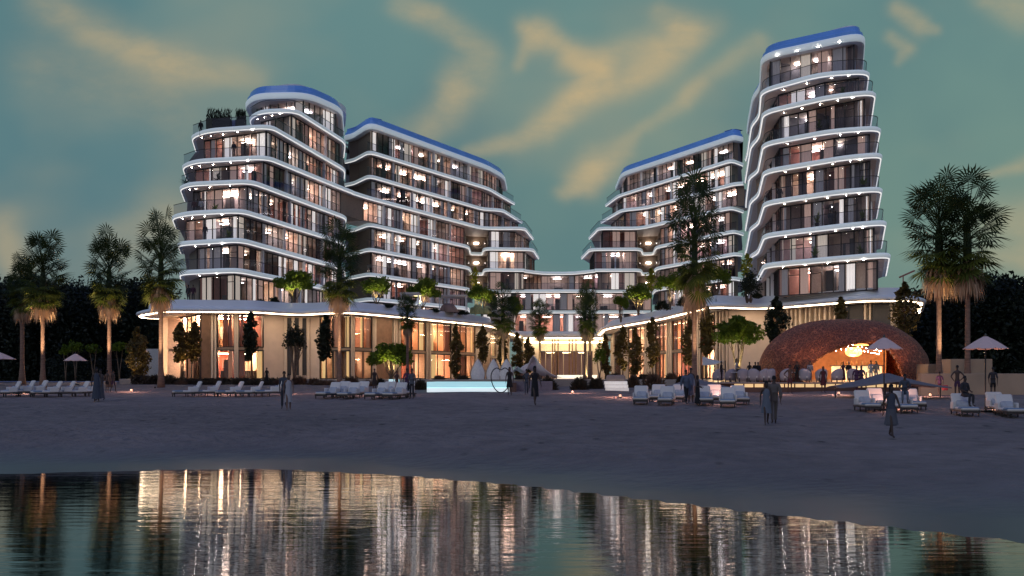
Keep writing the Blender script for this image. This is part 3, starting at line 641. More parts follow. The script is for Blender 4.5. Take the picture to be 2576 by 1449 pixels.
# planters / parapets with dark planting seen on the podium roofs come later
def lobby():
    root = empty('entrance_lobby', (0, 0, 0), 'brightly lit glazed entrance lobby set back between the two podiums', 'lobby')
    pts = [P(1262, 139), P(1312, 149), P(1525, 149), P(1520, 143)]
    pr = [(1.5, .9), (.4, .9), (.0, .7), (.0, .1), (.3, -.1), (3.0, -.1)]
    o = slab(root, pts, [P(1530, 166), P(1260, 166)], E+6.35, 'roof_slab', pr, 2.0, False, [m_white, m_white])
    q = MB()
    for dd, zz in ((150.0, 6.2), (151.5, 5.6)):
        a, c = P(1318, dd), P(1522, dd); q.box(((a[0]+c[0])/2, dd, E+zz), (c[0]-a[0], .35, .16))
    q.build('cove_light', mat('lobby_cove', (.9, .8, .6), .5, em=(1, .78, .46), es=14), o)
    q = MB(); a, c = P(1300, 153), P(1530, 153)
    q.wall(P(1316, 152), P(1358, 152), TZ, E+6.2); q.wall(P(1492, 152), P(1526, 152), TZ, E+6.2); q.build('wall', m_beige, root)
    q = MB(); q.wall(a, c, E+4.3, E+6.2); q.build('lintel_wall', mat('lobby_lintel', (.75, .66, .52), .6), root)
    q = MB(); q.wall(P(1300, 160), P(1530, 160), TZ, E+4.4); q.wall(P(1310, 153), P(1310, 160), TZ, E+4.4); q.wall(P(1526, 160), P(1526, 153), TZ, E+4.4)
    q.build('back_wall', mat('lobby_wall', (.20, .14, .20), .7), root)
    for x0, x1 in ((1358, 1402), (1402, 1448), (1448, 1492)):
        p0, p1 = P(x0, 153.2), P(x1, 153.2)
        q = MB(); q.wall(p0, p1, TZ, E+4.3); w_ = q.build('window', m_wglass, root)
        q = MB()
        for k in range(4):
            p = lerp2(p0, p1, k/3); q.box((p[0], p[1], (TZ+E+4.3)/2), (.16 if k in (0, 3) else .08, .2, E+4.3-TZ))
        q.build('frame', m_fin, w_)
    for x in (1390, 1396, 1404, 1432, 1440, 1449):
        p = P(x, 151.2); q = MB(); q.lathe([(.11, 0), (.10, 6.6)], 8, (p[0], p[1], TZ)); q.build('slender_column', m_bronze, root)
    for x in (1385, 1425, 1465):
        p = P(x, 156.5); q = MB(); q.box((p[0], p[1], E+4.1), (1.2, 1.2, .08)); q.build('ceiling_lamp', mat('lobby_lamp', (.9, .8, .6), .5, em=(1, .72, .42), es=13), root)
    # glowing reception steps
    q = MB(); a, c = P(1402, 147), P(1502, 147); q.box(((a[0]+c[0])/2, 147, TZ+.28), (c[0]-a[0], .5, .52)); q.build('reception_plinth', mat('lit_plinth', (.9, .85, .75), .5, em=(1, .88, .68), es=1.1), root)
lobby()
# terrace paving under and before the buildings
q = MB()
fr = [P(300, 88), P(640, 86), P(975, 84), P(1010, 78), P(1295, 77), P(1520, 82), P(1780, 75), P(2330, 75), P(2420, 79)]
bk = [P(2420, 230), P(300, 230)]
q.face([(*p, TZ) for p in fr+bk])
for a, c in zip(fr, fr[1:]): q.wall(a, c, 1.2, TZ)
o = q.build('terrace_paving', mat('terrace_stone', (.36, .30, .26), .6, var=.15, vs=1.0)); tag(o, kind='structure')
bm = bmesh.new(); bm.from_mesh(o.data); bmesh.ops.triangulate(bm, faces=[f for f in bm.faces if len(f.verts) > 4]); bm.to_mesh(o.data); bm.free()
q = MB(); q.face([(*P(0, 96), 2.16), (*P(430, 96), 2.16), (*P(430, 104), 2.2), (*P(0, 104), 2.2)])
o = q.build('path', mat('blue_grey_path', (.12, .15, .30), .6)); tag(o, kind='structure')
# ------------------------------------------------------------------ planting
RT = random.Random(21)
m_palm = leafmat('palm_leaf', (.022, .044, .016), (.060, .090, .022), tr=.25)
m_palmlow = leafmat('palm_leaf_low', (.06, .085, .014), (.14, .16, .026), tr=.3)  # paler green: uplight on the lower crown put into the leaf colour
m_skirt = leafmat('dead_frond', (.38, .25, .16), (.58, .41, .27), rough=.8, tr=.15)
m_ptrunk = mat('palm_trunk', (.20, .12, .085), .85, var=.3, vs=3, bump=.5, bs=14, stretch=(1, 1, 5))
m_bark = mat('bark', (.16, .11, .075), .85, var=.3, vs=5, bump=.4, bs=20)
m_lime = leafmat('lit_leaf', (.07, .115, .010), (.17, .23, .020), tr=.4)
m_yellow = leafmat('yellow_leaf', (.20, .20, .012), (.38, .36, .03), tr=.4)
m_olive = leafmat('olive_leaf', (.012, .020, .009), (.030, .038, .018), tr=.15)
m_gold = leafmat('cypress_leaf', (.060, .048, .014), (.19, .13, .035), tr=.25)
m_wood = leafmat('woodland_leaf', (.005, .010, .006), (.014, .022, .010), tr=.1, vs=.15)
m_scrub = leafmat('scrub_leaf', (.07, .048, .034), (.20, .115, .075), tr=.2)
m_scrubd = leafmat('dark_scrub_leaf', (.030, .026, .018), (.085, .064, .042), tr=.2)
def rdir(r, zlo=-1, zhi=1):
    z = r.uniform(zlo, zhi); a = r.uniform(0, 2*math.pi); k = math.sqrt(max(0, 1-z*z)); return Vector((k*math.cos(a), k*math.sin(a), z))
def fan(q, base, d, size, r, n=15, spread=1.9, droop=.12):
    """a fan leaf: blades radiating from the end of its stalk"""
    d = d.normalized(); side = d.cross(Vector((0, 0, 1)))
    if side.length < .1: side = Vector((1, 0, 0))
    side.normalize(); up = side.cross(d)
    tw = r.uniform(-.7, .7); s2 = side*math.cos(tw)+up*math.sin(tw); u2 = d.cross(s2)
    for k in range(n):
        a = (k/(n-1)-.5)*2*spread; w = d*math.cos(a)+s2*math.sin(a)+u2*.18*abs(math.sin(a))
        w.z -= droop*abs(a)/spread; w.normalize(); l = size*(1-.25*abs(a)/spread)*r.uniform(.9, 1.08)
        pr = w.cross(u2).normalized()*size*.045; tip = base+w*l; tip.z -= l*.16
        mid = base+w*l*.55
        q.face([base-pr*.4, mid-pr, tip, mid+pr])
def make_palm_meshes(seed, nf=88, hh=7.4, rw=1.5):
    """crown from z=0 (bottom of the green) up to hh, skirt hanging below"""
    r = random.Random(seed); q = MB(); low = MB()
    for k in range(nf):
        f = k/nf; z = .15+(f**1.1)*hh*.44+r.uniform(-.25, .25)
        el = -0.5+1.75*f**1.05+r.uniform(-.25, .25); a = k*2.39996+r.uniform(-.35, .35)
        d = Vector((math.cos(a)*math.cos(el), math.sin(a)*math.cos(el), math.sin(el)))
        L = rw*r.uniform(.30, .62)*(1.0+1.25*max(0, el))
        p0 = Vector((0, 0, z)); p1 = p0+d*L; p1.z += .10; tgt = low if f < .40 else q
        tgt.tube([p0+d*.1, p0+d*L*.5+Vector((0, 0, .08)), p1], [.032, .024, .018], 4, False)
        fan(tgt, p1, d+Vector((0, 0, -.30 if el < .3 else .10)), r.uniform(.80, 1.12)*rw*.70, r, 15, 2.0)
    q.tube([(0, 0, -.2), (0, 0, hh*.28), (0, 0, hh*.40)], [.22, .2, .08], 7)
    sk = MB()
    for k in range(420):
        a = r.uniform(0, 2*math.pi); z0 = r.uniform(-.2, 1.0); l = r.uniform(1.0, 1.9); ro = r.uniform(.35, .95)
        p0 = Vector((math.cos(a)*.2, math.sin(a)*.2, z0)); p1 = Vector((math.cos(a)*ro*.8, math.sin(a)*ro*.8, z0-l*.4)); p2 = Vector((math.cos(a)*ro, math.sin(a)*ro, z0-l))
        t = Vector((-math.sin(a), math.cos(a), 0))*r.uniform(.03, .06)
        sk.face([p0-t*.5, p0+t*.5, p1+t, p1-t]); sk.face([p1-t, p1+t, p2])
    return q, low, sk
PALMG = 'tall fan palms along the beach'
PK = []
for sd in (1, 2, 3): PK.append(make_palm_meshes(sd))
PKO = {}; PSZ = {}
def palm(x, ybase, d, ytop, yskirt, hw, label, kind=0, zb=None, w0=.17, lean=0.0, group=PALMG):
    X, Y = P(x, d); zb = ground(X, Y)-.05 if zb is None else zb; k = F/d
    zs = Zat(yskirt, d)-zb; zt = Zat(ytop, d)-zb; sk = 1.0*(zt-zs)/8.2   # crown spans skirt tip to top
    root = empty('palm_tree', (X, Y, zb), label, 'palm tree', group)
    q = MB(); zc = zs+.9*sk
    pts = [(lean*math.sin(i/9*2.2), lean*.3*i/9, (zc+.4)*i/9) for i in range(10)]
    q.tube(pts, [w0*(1.75-.8*min(1, i/2.2)) if i < 3 else w0*(1.0-.022*i) for i in range(10)], 9)
    q.build('trunk', m_ptrunk, root, True)
    tx, ty = pts[-1][0], pts[-1][1]
    if kind not in PSZ:
        vv = PK[kind][0].v+PK[kind][1].v; rs = sorted(math.hypot(v[0], v[1]) for v in vv); zz = sorted(v[2] for v in PK[kind][0].v); PSZ[kind] = (rs[int(len(rs)*.93)], zz[int(len(zz)*.985)])
    sw = hw/k/PSZ[kind][0]; szz = (zt-zb*0-(zc+.35*sk))/PSZ[kind][1]
    rot = RT.uniform(0, 6.28)
    for nm, i, mm in (('crown', 0, m_palm), ('lower_leaves', 1, m_palmlow), ('dead_leaf_skirt', 2, m_skirt)):
        key = (kind, i)
        if key not in PKO: o = PK[kind][i].build(nm, mm, root); PKO[key] = o.data
        else:
            o = bpy.data.objects.new(nm, PKO[key]); COL.objects.link(o); o.parent = root
        o.location = (tx, ty, zc+(.35 if i < 2 else .05)*sk); o.rotation_euler = (0, 0, rot); ks = hw/k/1.4; o.scale = (sw if i < 2 else ks*.9, sw if i < 2 else ks*.9, szz if i == 0 else (szz+sk)/2 if i == 1 else sk*1.05)
    return root
# trees with a broad crown of leaf clumps
def crown_mesh(r, rx, ry, rz, n, leaf, clumps=16, flat=.6, hollow=.35):
    q = MB(); cs = []
    for _ in range(clumps):
        v = rdir(r, -.35, 1); k = r.uniform(hollow, .82); cs.append((Vector((v.x*rx*k, v.y*ry*k, v.z*rz*k)), r.uniform(.26, .44)))
    for _ in range(n):
        c, s = r.choice(cs); v = rdir(r); k = r.random()**.4*s
        p = c+Vector((v.x*rx*k, v.y*ry*k, v.z*rz*k*flat*1.4))
        l = leaf*r.uniform(.6, 1.3); a = rdir(r)*l; bb = a.cross(rdir(r)).normalized()*l*.55
        q.face([p-a, p+bb, p+a, p-bb])
    return q
def tree(x, d, zb, ycrown0, ycrown1, hw, label, lm, name='tree', group=None, n=3400, leaf=None, stems=4, seed=0, clumps=24, cat='tree', depth=.8, trunk=.07):
    r = random.Random(seed*7+int(x)); X, Y = P(x, d); k = F/d
    zt, zl = Zat(ycrown0, d)-zb, Zat(ycrown1, d)-zb; rx = hw/k*1.08; rz = (zt-zl)/2*1.38; zc = (zt+zl)/2
    root = empty(name, (X, Y, zb), label, cat, group)
    q = MB()
    for s in range(stems):
        a = 6.283*s/stems+r.uniform(-.4, .4); ro = rx*.5*r.uniform(.5, 1)
        ex = Vector((math.cos(a)*ro, math.sin(a)*ro*.7, zc+rz*r.uniform(-.2, .4)))
        p = [Vector((0, 0, -.05)), Vector((ex.x*.18, ex.y*.18, zl*.4)), Vector((ex.x*.55, ex.y*.55, zl*.85)), ex]
        q.tube(p, [trunk*1.2, trunk, trunk*.7, trunk*.3], 6)
        for _ in range(2):
            e2 = ex+Vector((r.uniform(-1, 1)*rx*.4, r.uniform(-1, 1)*rx*.3, rz*r.uniform(0, .5))); q.tube([p[2], e2], [trunk*.5, trunk*.15], 5)
    q.build('trunk', m_bark, root, True)
    c = crown_mesh(r, rx, rx*depth, rz, n, leaf or max(.11, rx*.072), clumps).build('crown', lm, root); c.location = (0, 0, zc)
    return root
def column(x, d, zb, ytop, ybot, hw, label, lm=None, name='columnar_tree', group='slim columnar trees against the podium fronts', seed=0, stem=True, n=900):
    r = random.Random(seed+int(x)*3); X, Y = P(x, d); k = F/d; zt, zl = Zat(ytop, d)-zb, max(.2, Zat(ybot, d)-zb); rx = hw/k; h = zt-zl
    root = empty(name, (X, Y, zb), label, 'tree', group)
    q = MB(); q.tube([(0, 0, -.05), (.05, 0, zl+h*.3), (0, 0, zt-.3)], [.07, .055, .02], 6)
    if stem: q.tube([(.1, .05, -.05), (-.1, .1, zl+h*.4)], [.05, .02], 5)
    q.build('trunk', m_bark, root, True)
    q = MB(); cl = []
    for c_ in range(26):
        t = (c_+r.random())/26; w_ = rx*(.30+.75*math.sin(math.pi*min(1, t*.80+.14))**.8)*(1 if t < .72 else (1-t)/.28*.8+.2); a = r.uniform(0, 6.283); ro = w_*r.uniform(.2, .85)
        cl.append((Vector((math.cos(a)*ro, math.sin(a)*ro, zl+h*t)), w_*r.uniform(.35, .62)+.08))
    for _ in range(n):
        c_, s_ = r.choice(cl); v_ = rdir(r); p = c_+Vector((v_.x, v_.y, v_.z*1.25))*s_*r.random()**.4; l = r.uniform(.10, .21); v = rdir(r, -.3, 1)*l; bb = v.cross(rdir(r)).normalized()*l*.5
        q.face([p-v, p+bb, p+v, p-bb])
    q.build('crown', lm or m_gold, root)
    return root
def bush(x, d, zb, ytop, hw, label, lm=None, n=900, group='low scrub bushes at the back of the beach', seed=0):
    r = random.Random(seed+int(x)*5); X, Y = P(x, d); k = F/d; h = Zat(ytop, d)-zb; rx = hw/k; q = MB()
    for _ in range(n):
        v = rdir(r, 0, 1); f = r.uniform(.55, 1.0)**.6; wob = .82+.22*math.sin(v.x*6+x)*math.cos(v.y*5+1)
        p = Vector((v.x*rx*f*wob, v.y*rx*.8*f, v.z*h*f*wob)); l = r.uniform(.10, .26); a = (v+rdir(r)*.5+Vector((0, 0, .5))).normalized()*l; bb = a.cross(rdir(r)).normalized()*.035
        q.face([p-a, p+bb, p+a, p-bb])
    o = q.build('bush', lm or m_scrub); o.location = (X, Y, zb-.05); tag(o, label, 'bush', group); return o
# palms: bearing, base, range, top, skirt bottom, half width
palm(56, 968, 84, 648, 800, 38, 'dark fan palm at far left, hidden partly by its taller neighbour', 2, w0=.2)
palm(108, 974, 74, 588, 792, 58, 'leftmost tall fan palm with tan skirt, behind the cluttered loungers', 0, w0=.17)
palm(275, 972, 75, 582, 790, 50, 'fan palm with tan skirt standing midway before the dark wood', 1, w0=.17)
palm(405, 974, 72, 537, 774, 52, 'fan palm with tan skirt overlapping the left podium roof tip', 2, w0=.17)
palm(854, 971, 73, 568, 778, 52, 'fan palm before the left tower and its podium rooms', 0, w0=.15)
palm(1025, 955, 83, 738, 840, 25, 'small dark fan palm above the acacia left of the pool', 1, zb=TZ, w0=.13)
palm(1265, 950, 84, 716, 842, 37, 'dense short palm where the left podium ends', 2, zb=TZ, w0=.14)
palm(1358, 950, 90, 754, 852, 27, 'small drooping palm at left of the lit entrance', 0, zb=TZ, w0=.12)
palm(1472, 950, 90, 716, 850, 24, 'twin drooping palm, left stem, at right of the lit entrance', 1, zb=TZ, w0=.14)
palm(1484, 950, 93, 712, 852, 24, 'twin drooping palm, right stem, at right of the lit entrance', 2, zb=TZ, w0=.14)
palm(1747, 990, 61, 436, 772, 60, 'big single fan palm in front of the right wing', 0, w0=.17)
palm(2362, 985, 63, 442, 728, 76, 'left palm of the pair with merged crowns at far right', 1, w0=.18)
palm(2434, 988, 62, 438, 728, 76, 'right palm of the pair with merged crowns at far right', 2, w0=.18)
# podium roof trees and garden trees
PZ = E+7.5; TG = 'uplit green acacia trees'
tree(740, 97, PZ, 688, 740, 50, 'round lime green tree on the left podium roof beneath the tower', m_lime, 'acacia_tree', TG, seed=1)
tree(947, 101, PZ, 696, 748, 38, 'lime green tree on podium roof at the start of the left wing', m_lime, 'acacia_tree', TG, seed=2)
tree(1062, 106, PZ, 706, 758, 42, 'lime green tree on podium roof beside the white canopy', m_lime, 'acacia_tree', TG, seed=3)
tree(1212, 116, PZ, 724, 768, 36, 'lime green tree on podium roof above the round cacti', m_lime, 'acacia_tree', TG, seed=4)
tree(1291, 121, PZ-1.3, 752, 800, 24, 'small lime green tree past the end of the left podium', m_lime, 'acacia_tree', TG, seed=5)
tree(985, 84.5, TZ, 862, 928, 54, 'spreading lime green acacia on the ground left of the pool', m_lime, 'acacia_tree', TG, n=5200, seed=6, stems=6)
tree(1606, 114, PZ, 722, 765, 36, 'lime green tree on right podium roof near the link building', m_lime, 'acacia_tree', TG, seed=7)
tree(1562, 124, PZ-1.0, 750, 784, 22, 'small lime green tree low beside the link building', m_lime, 'acacia_tree', TG, seed=8)
tree(1686, 105, PZ, 692, 740, 38, 'lime green tree just left of the big single palm', m_lime, 'acacia_tree', TG, seed=9)
tree(1802, 92, PZ, 676, 722, 37, 'lime green tree just right of the big single palm crown', m_lime, 'acacia_tree', TG, seed=10)
tree(1856, 79, TZ, 810, 878, 58, 'spreading lime green acacia on the ground left of the woven pavilion', m_lime, 'acacia_tree', TG, n=5200, seed=11, stems=5)
tree(740, 88, TZ, 820, 898, 37, 'dark olive tree in front of the blank podium wall', m_olive, 'olive_tree', None, n=1700, seed=12, stems=5, trunk=.11)
tree(1885, 90, PZ, 690, 764, 32, 'dark shaggy tree on podium roof beside the tall tower', m_olive, 'olive_tree', None, n=1600, seed=13)
tree(1508, 86, TZ, 870, 925, 16, 'small green tree right of the twin palm stems', m_lime, 'acacia_tree', None, n=700, seed=14, stems=2)
for x, y0, y1, hw, d, z, lab in ((1195, 674, 728, 14, 121, PZ, 'slim yellow lit plant in the gap beside the left end block'), (1638, 676, 728, 12, 117, PZ, 'slim yellow lit plant in the gap beside the right end block'),
                              (1878, 640, 700, 16, 97, PZ, 'yellow lit plant climbing beside the tall tower')):
    column(x, d, z, y0, y1, hw, lab, m_yellow, 'slender_tree', None, n=500)
CG = [(345, 826, 945, 27, 86, 'golden weeping tree at the left end of the podium'), (455, 815, 905, 22, 86.5, 'golden tree, left of the close pair before the curtained rooms'),
      (488, 812, 905, 19, 87, 'golden tree, right of the close pair before the curtained rooms'), (633, 787, 900, 21, 88, 'slim dark tree before the brightest corner room'),
      (820, 793, 900, 19, 88, 'dense dark columnar tree left of a tall palm trunk'), (1147, 817, 948, 15, 93, 'climbing tree against the podium right of the red room'),
      (1213, 822, 905, 15, 99, 'columnar tree against a dark bronze panel near the petals'), (1264, 830, 915, 12, 95, 'slim tree in front of a bright podium end'),
      (1301, 836, 945, 13, 100, 'slim tree left of the wavy ribbed sculpture'), (1328, 852, 935, 13, 104, 'weeping tree beside the entrance corner'),
      (1523, 842, 945, 13, 98, 'slim tree at the left end of the right podium'), (1566, 820, 925, 16, 96, 'second columnar tree along the right podium'),
      (1597, 826, 940, 15, 94, 'third columnar tree along the right podium, thinner'), (1641, 800, 918, 17, 92, 'tall columnar tree in the middle of the right podium'),
      (1732, 790, 915, 17, 85, 'columnar tree just left of the big palm trunk'), (1778, 772, 885, 19, 83, 'columnar tree just right of the big palm trunk'),
      (1952, 750, 875, 26, 80, 'tall dark bushy tree behind the left shoulder of the woven pavilion'), (2116, 748, 830, 15, 80, 'tree top showing above the woven pavilion'),
      (2274, 712, 860, 33, 78, 'tall golden tree behind the right shoulder of the woven pavilion')]
for i, (x, y0, y1, hw, d, lab) in enumerate(CG): column(x, d, TZ, y0, y1, hw, lab, m_gold if i not in (3, 4, 16) else m_olive, seed=i, n=2200 if hw > 18 else 1500)
for i, (x, yt, hw, d, zb, lab, dk) in enumerate([(752, 944, 26, 84, 2.0, 'reddish round bush in front of the blank podium wall', 0), (884, 944, 24, 80, 1.9, 'reddish bush at the foot of the tall palm by the tower', 0),
        (820, 955, 40, 82, 1.95, 'low spreading scrub before the dark columnar tree', 0), (1058, 952, 20, 70, 1.7, 'dark bush at the left corner of the pool', 1), (1378, 942, 26, 70, 1.7, 'dark bush in front of the ribbed wave sculpture', 1),
        (1458, 944, 24, 69, 1.7, 'wide dark bush left of the white steps', 1), (1500, 946, 22, 71, 1.75, 'dark bush touching the white steps', 1), (1593, 938, 18, 73, 1.8, 'brown bush right of the white steps', 0),
        (1643, 932, 35, 71, 1.75, 'largest red brown bush at the left of the deck', 0), (1000, 962, 18, 76, 1.85, 'low dark bush between lounger and pool', 1), (650, 952, 44, 83, 1.95, 'long dark scrub below the podium, by the steps', 1),
        (540, 955, 40, 84, 1.95, 'dark rounded hedge bush left of the podium steps', 1), (1712, 944, 11, 74, 2.0, 'small dark dome bush at the deck edge', 1)]):
    bush(x, d, zb, yt, hw, lab, m_scrubd if dk else m_scrub, seed=i, n=1000)
for i, (x, yt, hw, d, zb, lab, dk) in enumerate([(455, 957, 18, 84.5, 2.0, 'low shrub below the pair of golden trees', 0), (500, 953, 15, 84.5, 2.0, 'tufted shrub in front of the curtained rooms', 1), (602, 951, 20, 84, 2.0, 'dark tufted shrub below the brightest corner room', 1), (700, 956, 18, 84, 2.0, 'brown tufted shrub left of the dark olive tree', 0),
        (790, 950, 18, 83, 2.0, 'brown tufted shrub right of the dark olive tree', 0), (925, 956, 22, 80, 1.9, 'low brown shrub behind the loungers near the tower palm', 0), (955, 950, 14, 82, 2.0, 'low shrub just left of the spreading acacia stems', 1), (1105, 944, 14, 79, TZ, 'small tufted shrub on the terrace behind the pool', 0), (1165, 944, 14, 79, TZ, 'small dark shrub on the terrace before the red room', 1), (1310, 946, 16, 80, TZ, 'small dark shrub at the left foot of the ribbed wave', 1),
        (1545, 938, 14, 82, TZ, 'tufted shrub above the white steps', 1), (1690, 938, 18, 80, TZ, 'reddish tufted shrub left of the big palm trunk', 0), (1620, 940, 16, 82, TZ, 'dark tufted shrub behind the brown bush', 1)]):
    bush(x, d, zb, yt, hw, lab, m_scrubd if dk else m_scrub, seed=50+i, n=800, group='tufted shrubs along the terrace edge')
for i, (x, yt, hw, d, lab) in enumerate([(975, 768, 16, 99, 'dark shrub on podium roof under the lime tree at the wing start'), (1020, 772, 14, 102, 'dark shrub on podium roof inside the first pergola'), (1092, 776, 16, 107, 'dark shrub on podium roof left of the reddish rock'), (1165, 782, 16, 111, 'dark shrub on podium roof right of the reddish rock'), (1240, 784, 16, 115, 'dark shrub on podium roof beyond the cacti'),
        (1665, 752, 22, 104, 'dark long shrub on the right podium roof near the big palm'), (1720, 742, 20, 98, 'dark shrub on the right podium roof beside the big palm crown'), (1905, 738, 12, 88, 'dark shrub at the tall tower terrace corner'), (655, 752, 14, 96, 'dark shrub on the left podium terrace by the tower glass'), (690, 745, 14, 96, 'dark leafy shrub left of the roof tree under the tower')]):
    bush(x, d, E+7.45, yt, hw, lab, m_olive, seed=80+i, n=800, group='dark shrubs on the podium roofs')
def hedge(x0, x1, d, z0, z1, dep, label, lm, n):
    r = random.Random(int(x0)); a, c = P(x0, d), P(x1, d); q = MB(); L = c[0]-a[0]
    for _ in range(n):
        p = Vector((a[0]+L*r.random(), d+dep*r.random(), z0+(z1-z0)*r.random()**.7)); l = r.uniform(.12, .3); v = rdir(r, 0, 1)*l; bb = v.cross(rdir(r)).normalized()*l*.3
        q.face([p-v, p+bb, p+v, p-bb])
    o = q.build('hedge', lm); tag(o, label, 'hedge', 'hedges along the terrace'); return o
hedge(325, 430, 84, 1.9, 2.75, 1.2, 'low dark hedge left of the curtained podium end', m_scrubd, 1100)
hedge(425, 700, 85, 1.9, 2.5, 1.0, 'long low hedge running in front of the left podium', m_scrubd, 2200)
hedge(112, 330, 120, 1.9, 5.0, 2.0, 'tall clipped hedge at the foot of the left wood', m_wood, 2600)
# small lit trees in front of the left wood
for i, (x, y0, y1, hw) in enumerate([(190, 862, 893, 24), (235, 868, 895, 20), (165, 872, 898, 14), (300, 860, 892, 22), (335, 866, 900, 18), (350, 848, 892, 16)]):
    tree(x, 116, 2.15, y0, y1, hw, 'thin young tree with faintly lit leaves, number %d from left at the wood edge' % (i+1) if 0 else ['faintly lit young tree behind the small left parasol', 'faintly lit young tree right of the small left parasol', 'faintly lit young tree nearest the second palm from left', 'faintly lit young tree just right of the third palm trunk', 'faintly lit young tree by the pale pavilion', 'taller faintly lit young tree left of the golden weeping tree'][i], m_lime if i < 5 else m_gold, 'young_tree', 'young trees at the wood edge', n=500, leaf=.16, stems=2, seed=30+i, trunk=.06)
# far woods: one mass each side
def wood(name, x0, x1, d, prof, n, label, seed):
    r = random.Random(seed); q = MB(); xs = [p_[0] for p_ in prof]
    blobs = []
    for _ in range(int((x1-x0)*.34)):
        x = r.uniform(x0, x1); dd = d+r.uniform(0, 26); yt = interp(prof, x)+r.uniform(-8, 16); zt = Zat(yt, d)*(1)
        hh = r.uniform(2.0, 4.0); X = (x-CX)/F*dd; blobs.append((X, dd, max(3, min(zt, zt)-r.uniform(0, 1)**1*0), hh))
    for X, Y, zt, hh in blobs:
        zc = zt
        while zc > 1.5:
            rr = hh*r.uniform(.7, 1.1)
            for _ in range(int(n/330)):
                v = rdir(r); p = Vector((X, Y, zc-rr))+Vector((v.x*rr, v.y*rr, v.z*rr*.9))*r.uniform(.75, 1.05); l = r.uniform(.16, .40); a = rdir(r)*l; bb = a.cross(rdir(r)).normalized()*l*.45
                q.face([p-a, p+bb, p+a, p-bb])
            zc -= rr*1.25
    a, c = P(x0-20, d+22), P(x1+10, d+22)
    o = q.build('woodland', m_wood); tag(o, label, 'woodland', None, 'stuff')
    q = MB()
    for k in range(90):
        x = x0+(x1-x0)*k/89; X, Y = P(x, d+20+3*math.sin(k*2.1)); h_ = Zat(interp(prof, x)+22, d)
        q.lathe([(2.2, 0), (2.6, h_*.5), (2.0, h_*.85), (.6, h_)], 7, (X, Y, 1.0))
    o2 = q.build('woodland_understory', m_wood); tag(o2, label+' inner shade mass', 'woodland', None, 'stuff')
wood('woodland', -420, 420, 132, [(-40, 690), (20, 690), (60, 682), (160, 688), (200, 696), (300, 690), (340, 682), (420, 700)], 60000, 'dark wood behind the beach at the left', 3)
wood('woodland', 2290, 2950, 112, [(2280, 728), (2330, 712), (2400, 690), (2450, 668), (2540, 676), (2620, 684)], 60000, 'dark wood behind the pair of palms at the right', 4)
# ------------------------------------------------------------------ pool, sculptures, pavilion, deck
m_pool = mat('lit_pool_wall', (.5, .8, .85), .15, em=(.45, .85, .92), es=.55, var=.12, vs=2.5, stretch=(.35, 1, 3))
m_conc = mat('pale_concrete', (.50, .46, .42), .7, var=.08)
m_deck = mat('deck_boards', (.30, .24, .21), .6, var=.15, vs=3, stretch=(1, 12, 1))
m_stepd = mat('deck_plinth', (.08, .045, .035), .6)
m_und = mat('deck_underlight', (.9, .7, .45), .5, em=(1, .66, .32), es=.75, var=.3, vs=1.2)
def pool():
    root = empty('swimming_pool', (*P(1170, 67), 1.5), 'long raised pool with glowing turquoise glass front wall', 'swimming pool')
    x0, x1 = P(1074, 66)[0], P(1281, 66)[0]; ox, oy, oz = root.location
    q = MB(); q.box(((x0+x1)/2-ox, 66-oy, 2.10-oz), (x1-x0, .12, .42)); q.build('glass_front_wall', m_pool, root); q = MB(); q.box(((x0+x1)/2-ox, 66-oy, 1.74-oz), (x1-x0, .12, .34)); q.build('painted_glow_panel', mat('pool_base_glow', (.8, .9, .9), .2, em=(.80, .97, 1), es=.62, var=.1, vs=2), root)  # brighter lower panel paints the light gradient of the pool wall
    x0b = P(978, 70)[0]
    q = MB(); q.face([(x0-ox, 66.06-oy, 2.30-oz), (x1-ox, 66.06-oy, 2.30-oz), (x1-ox, 75-oy, 2.30-oz), (x0-ox, 75-oy, 2.30-oz)]); q.build('pool_water', mat('pool_water', (.2, .55, .6), .03, em=(.4, .85, .95), es=.5), root)
    q = MB(); q.box(((x0+x1)/2-ox, 75.3-oy, 1.98-oz), (x1-x0+1, .6, .60)); q.box((x1+.25-ox, 70.5-oy, 1.8-oz), (.5, 9, .90)); q.build('pool_rim', m_stepd, root)
    s = MB(); a, c = P(1282, 67)[0], P(1390, 67)[0]; s.box(((a+c)/2, 67.4, 1.95), (c-a, .6, .8)); o = s.build('low_wall', mat('slate_low_wall', (.13, .13, .17), .7)); tag(o, 'low dark wall continuing right of the pool', 'wall')
    r2 = empty('plunge_pool', (*P(992, 72), 1.7), 'small glowing end of the pool left of the dark bush', 'swimming pool')
    a, c = P(978, 72)[0], P(1006, 72)[0]; q = MB(); q.box((0, 0, .42), (c-a, .1, .72)); q.build('glass_front_wall', m_pool, r2)
    q = MB(); q.box((0, 1.4, .36), (c-a, 2.6, .7)); q.build('basin', m_conc, r2)
pool()
def strip_wall(x0, x1, d, z0, z1, m_, name, label, cat, th=.4, group=None):
    a, c = P(x0, d)[0], P(x1, d)[0]; q = MB(); q.rbox(((a+c)/2, d+th/2, (z0+z1)/2), (c-a, th, z1-z0), 0, .03); o = q.build(name, m_); tag(o, label, cat, group); return o
WG = 'beige walls at the right edge of the beach'
strip_wall(2318, 2700, 60.5, 1.3, 2.86, mat('beach_wall', (.42, .30, .20), .75, var=.1, vs=.8), 'retaining_wall', 'long low beige wall behind the standing men at right', 'wall', .5, WG)
strip_wall(2392, 2497, 64, 1.4, 3.85, MATS['beach_wall'], 'retaining_wall', 'upper pale block of wall behind the tall right parasol', 'wall', 2.0, WG)
strip_wall(2335, 2391, 66, 1.4, 3.55, m_brownwall, 'retaining_wall', 'upper brown wall between woven pavilion and palm trunk', 'wall', 2.0, WG)
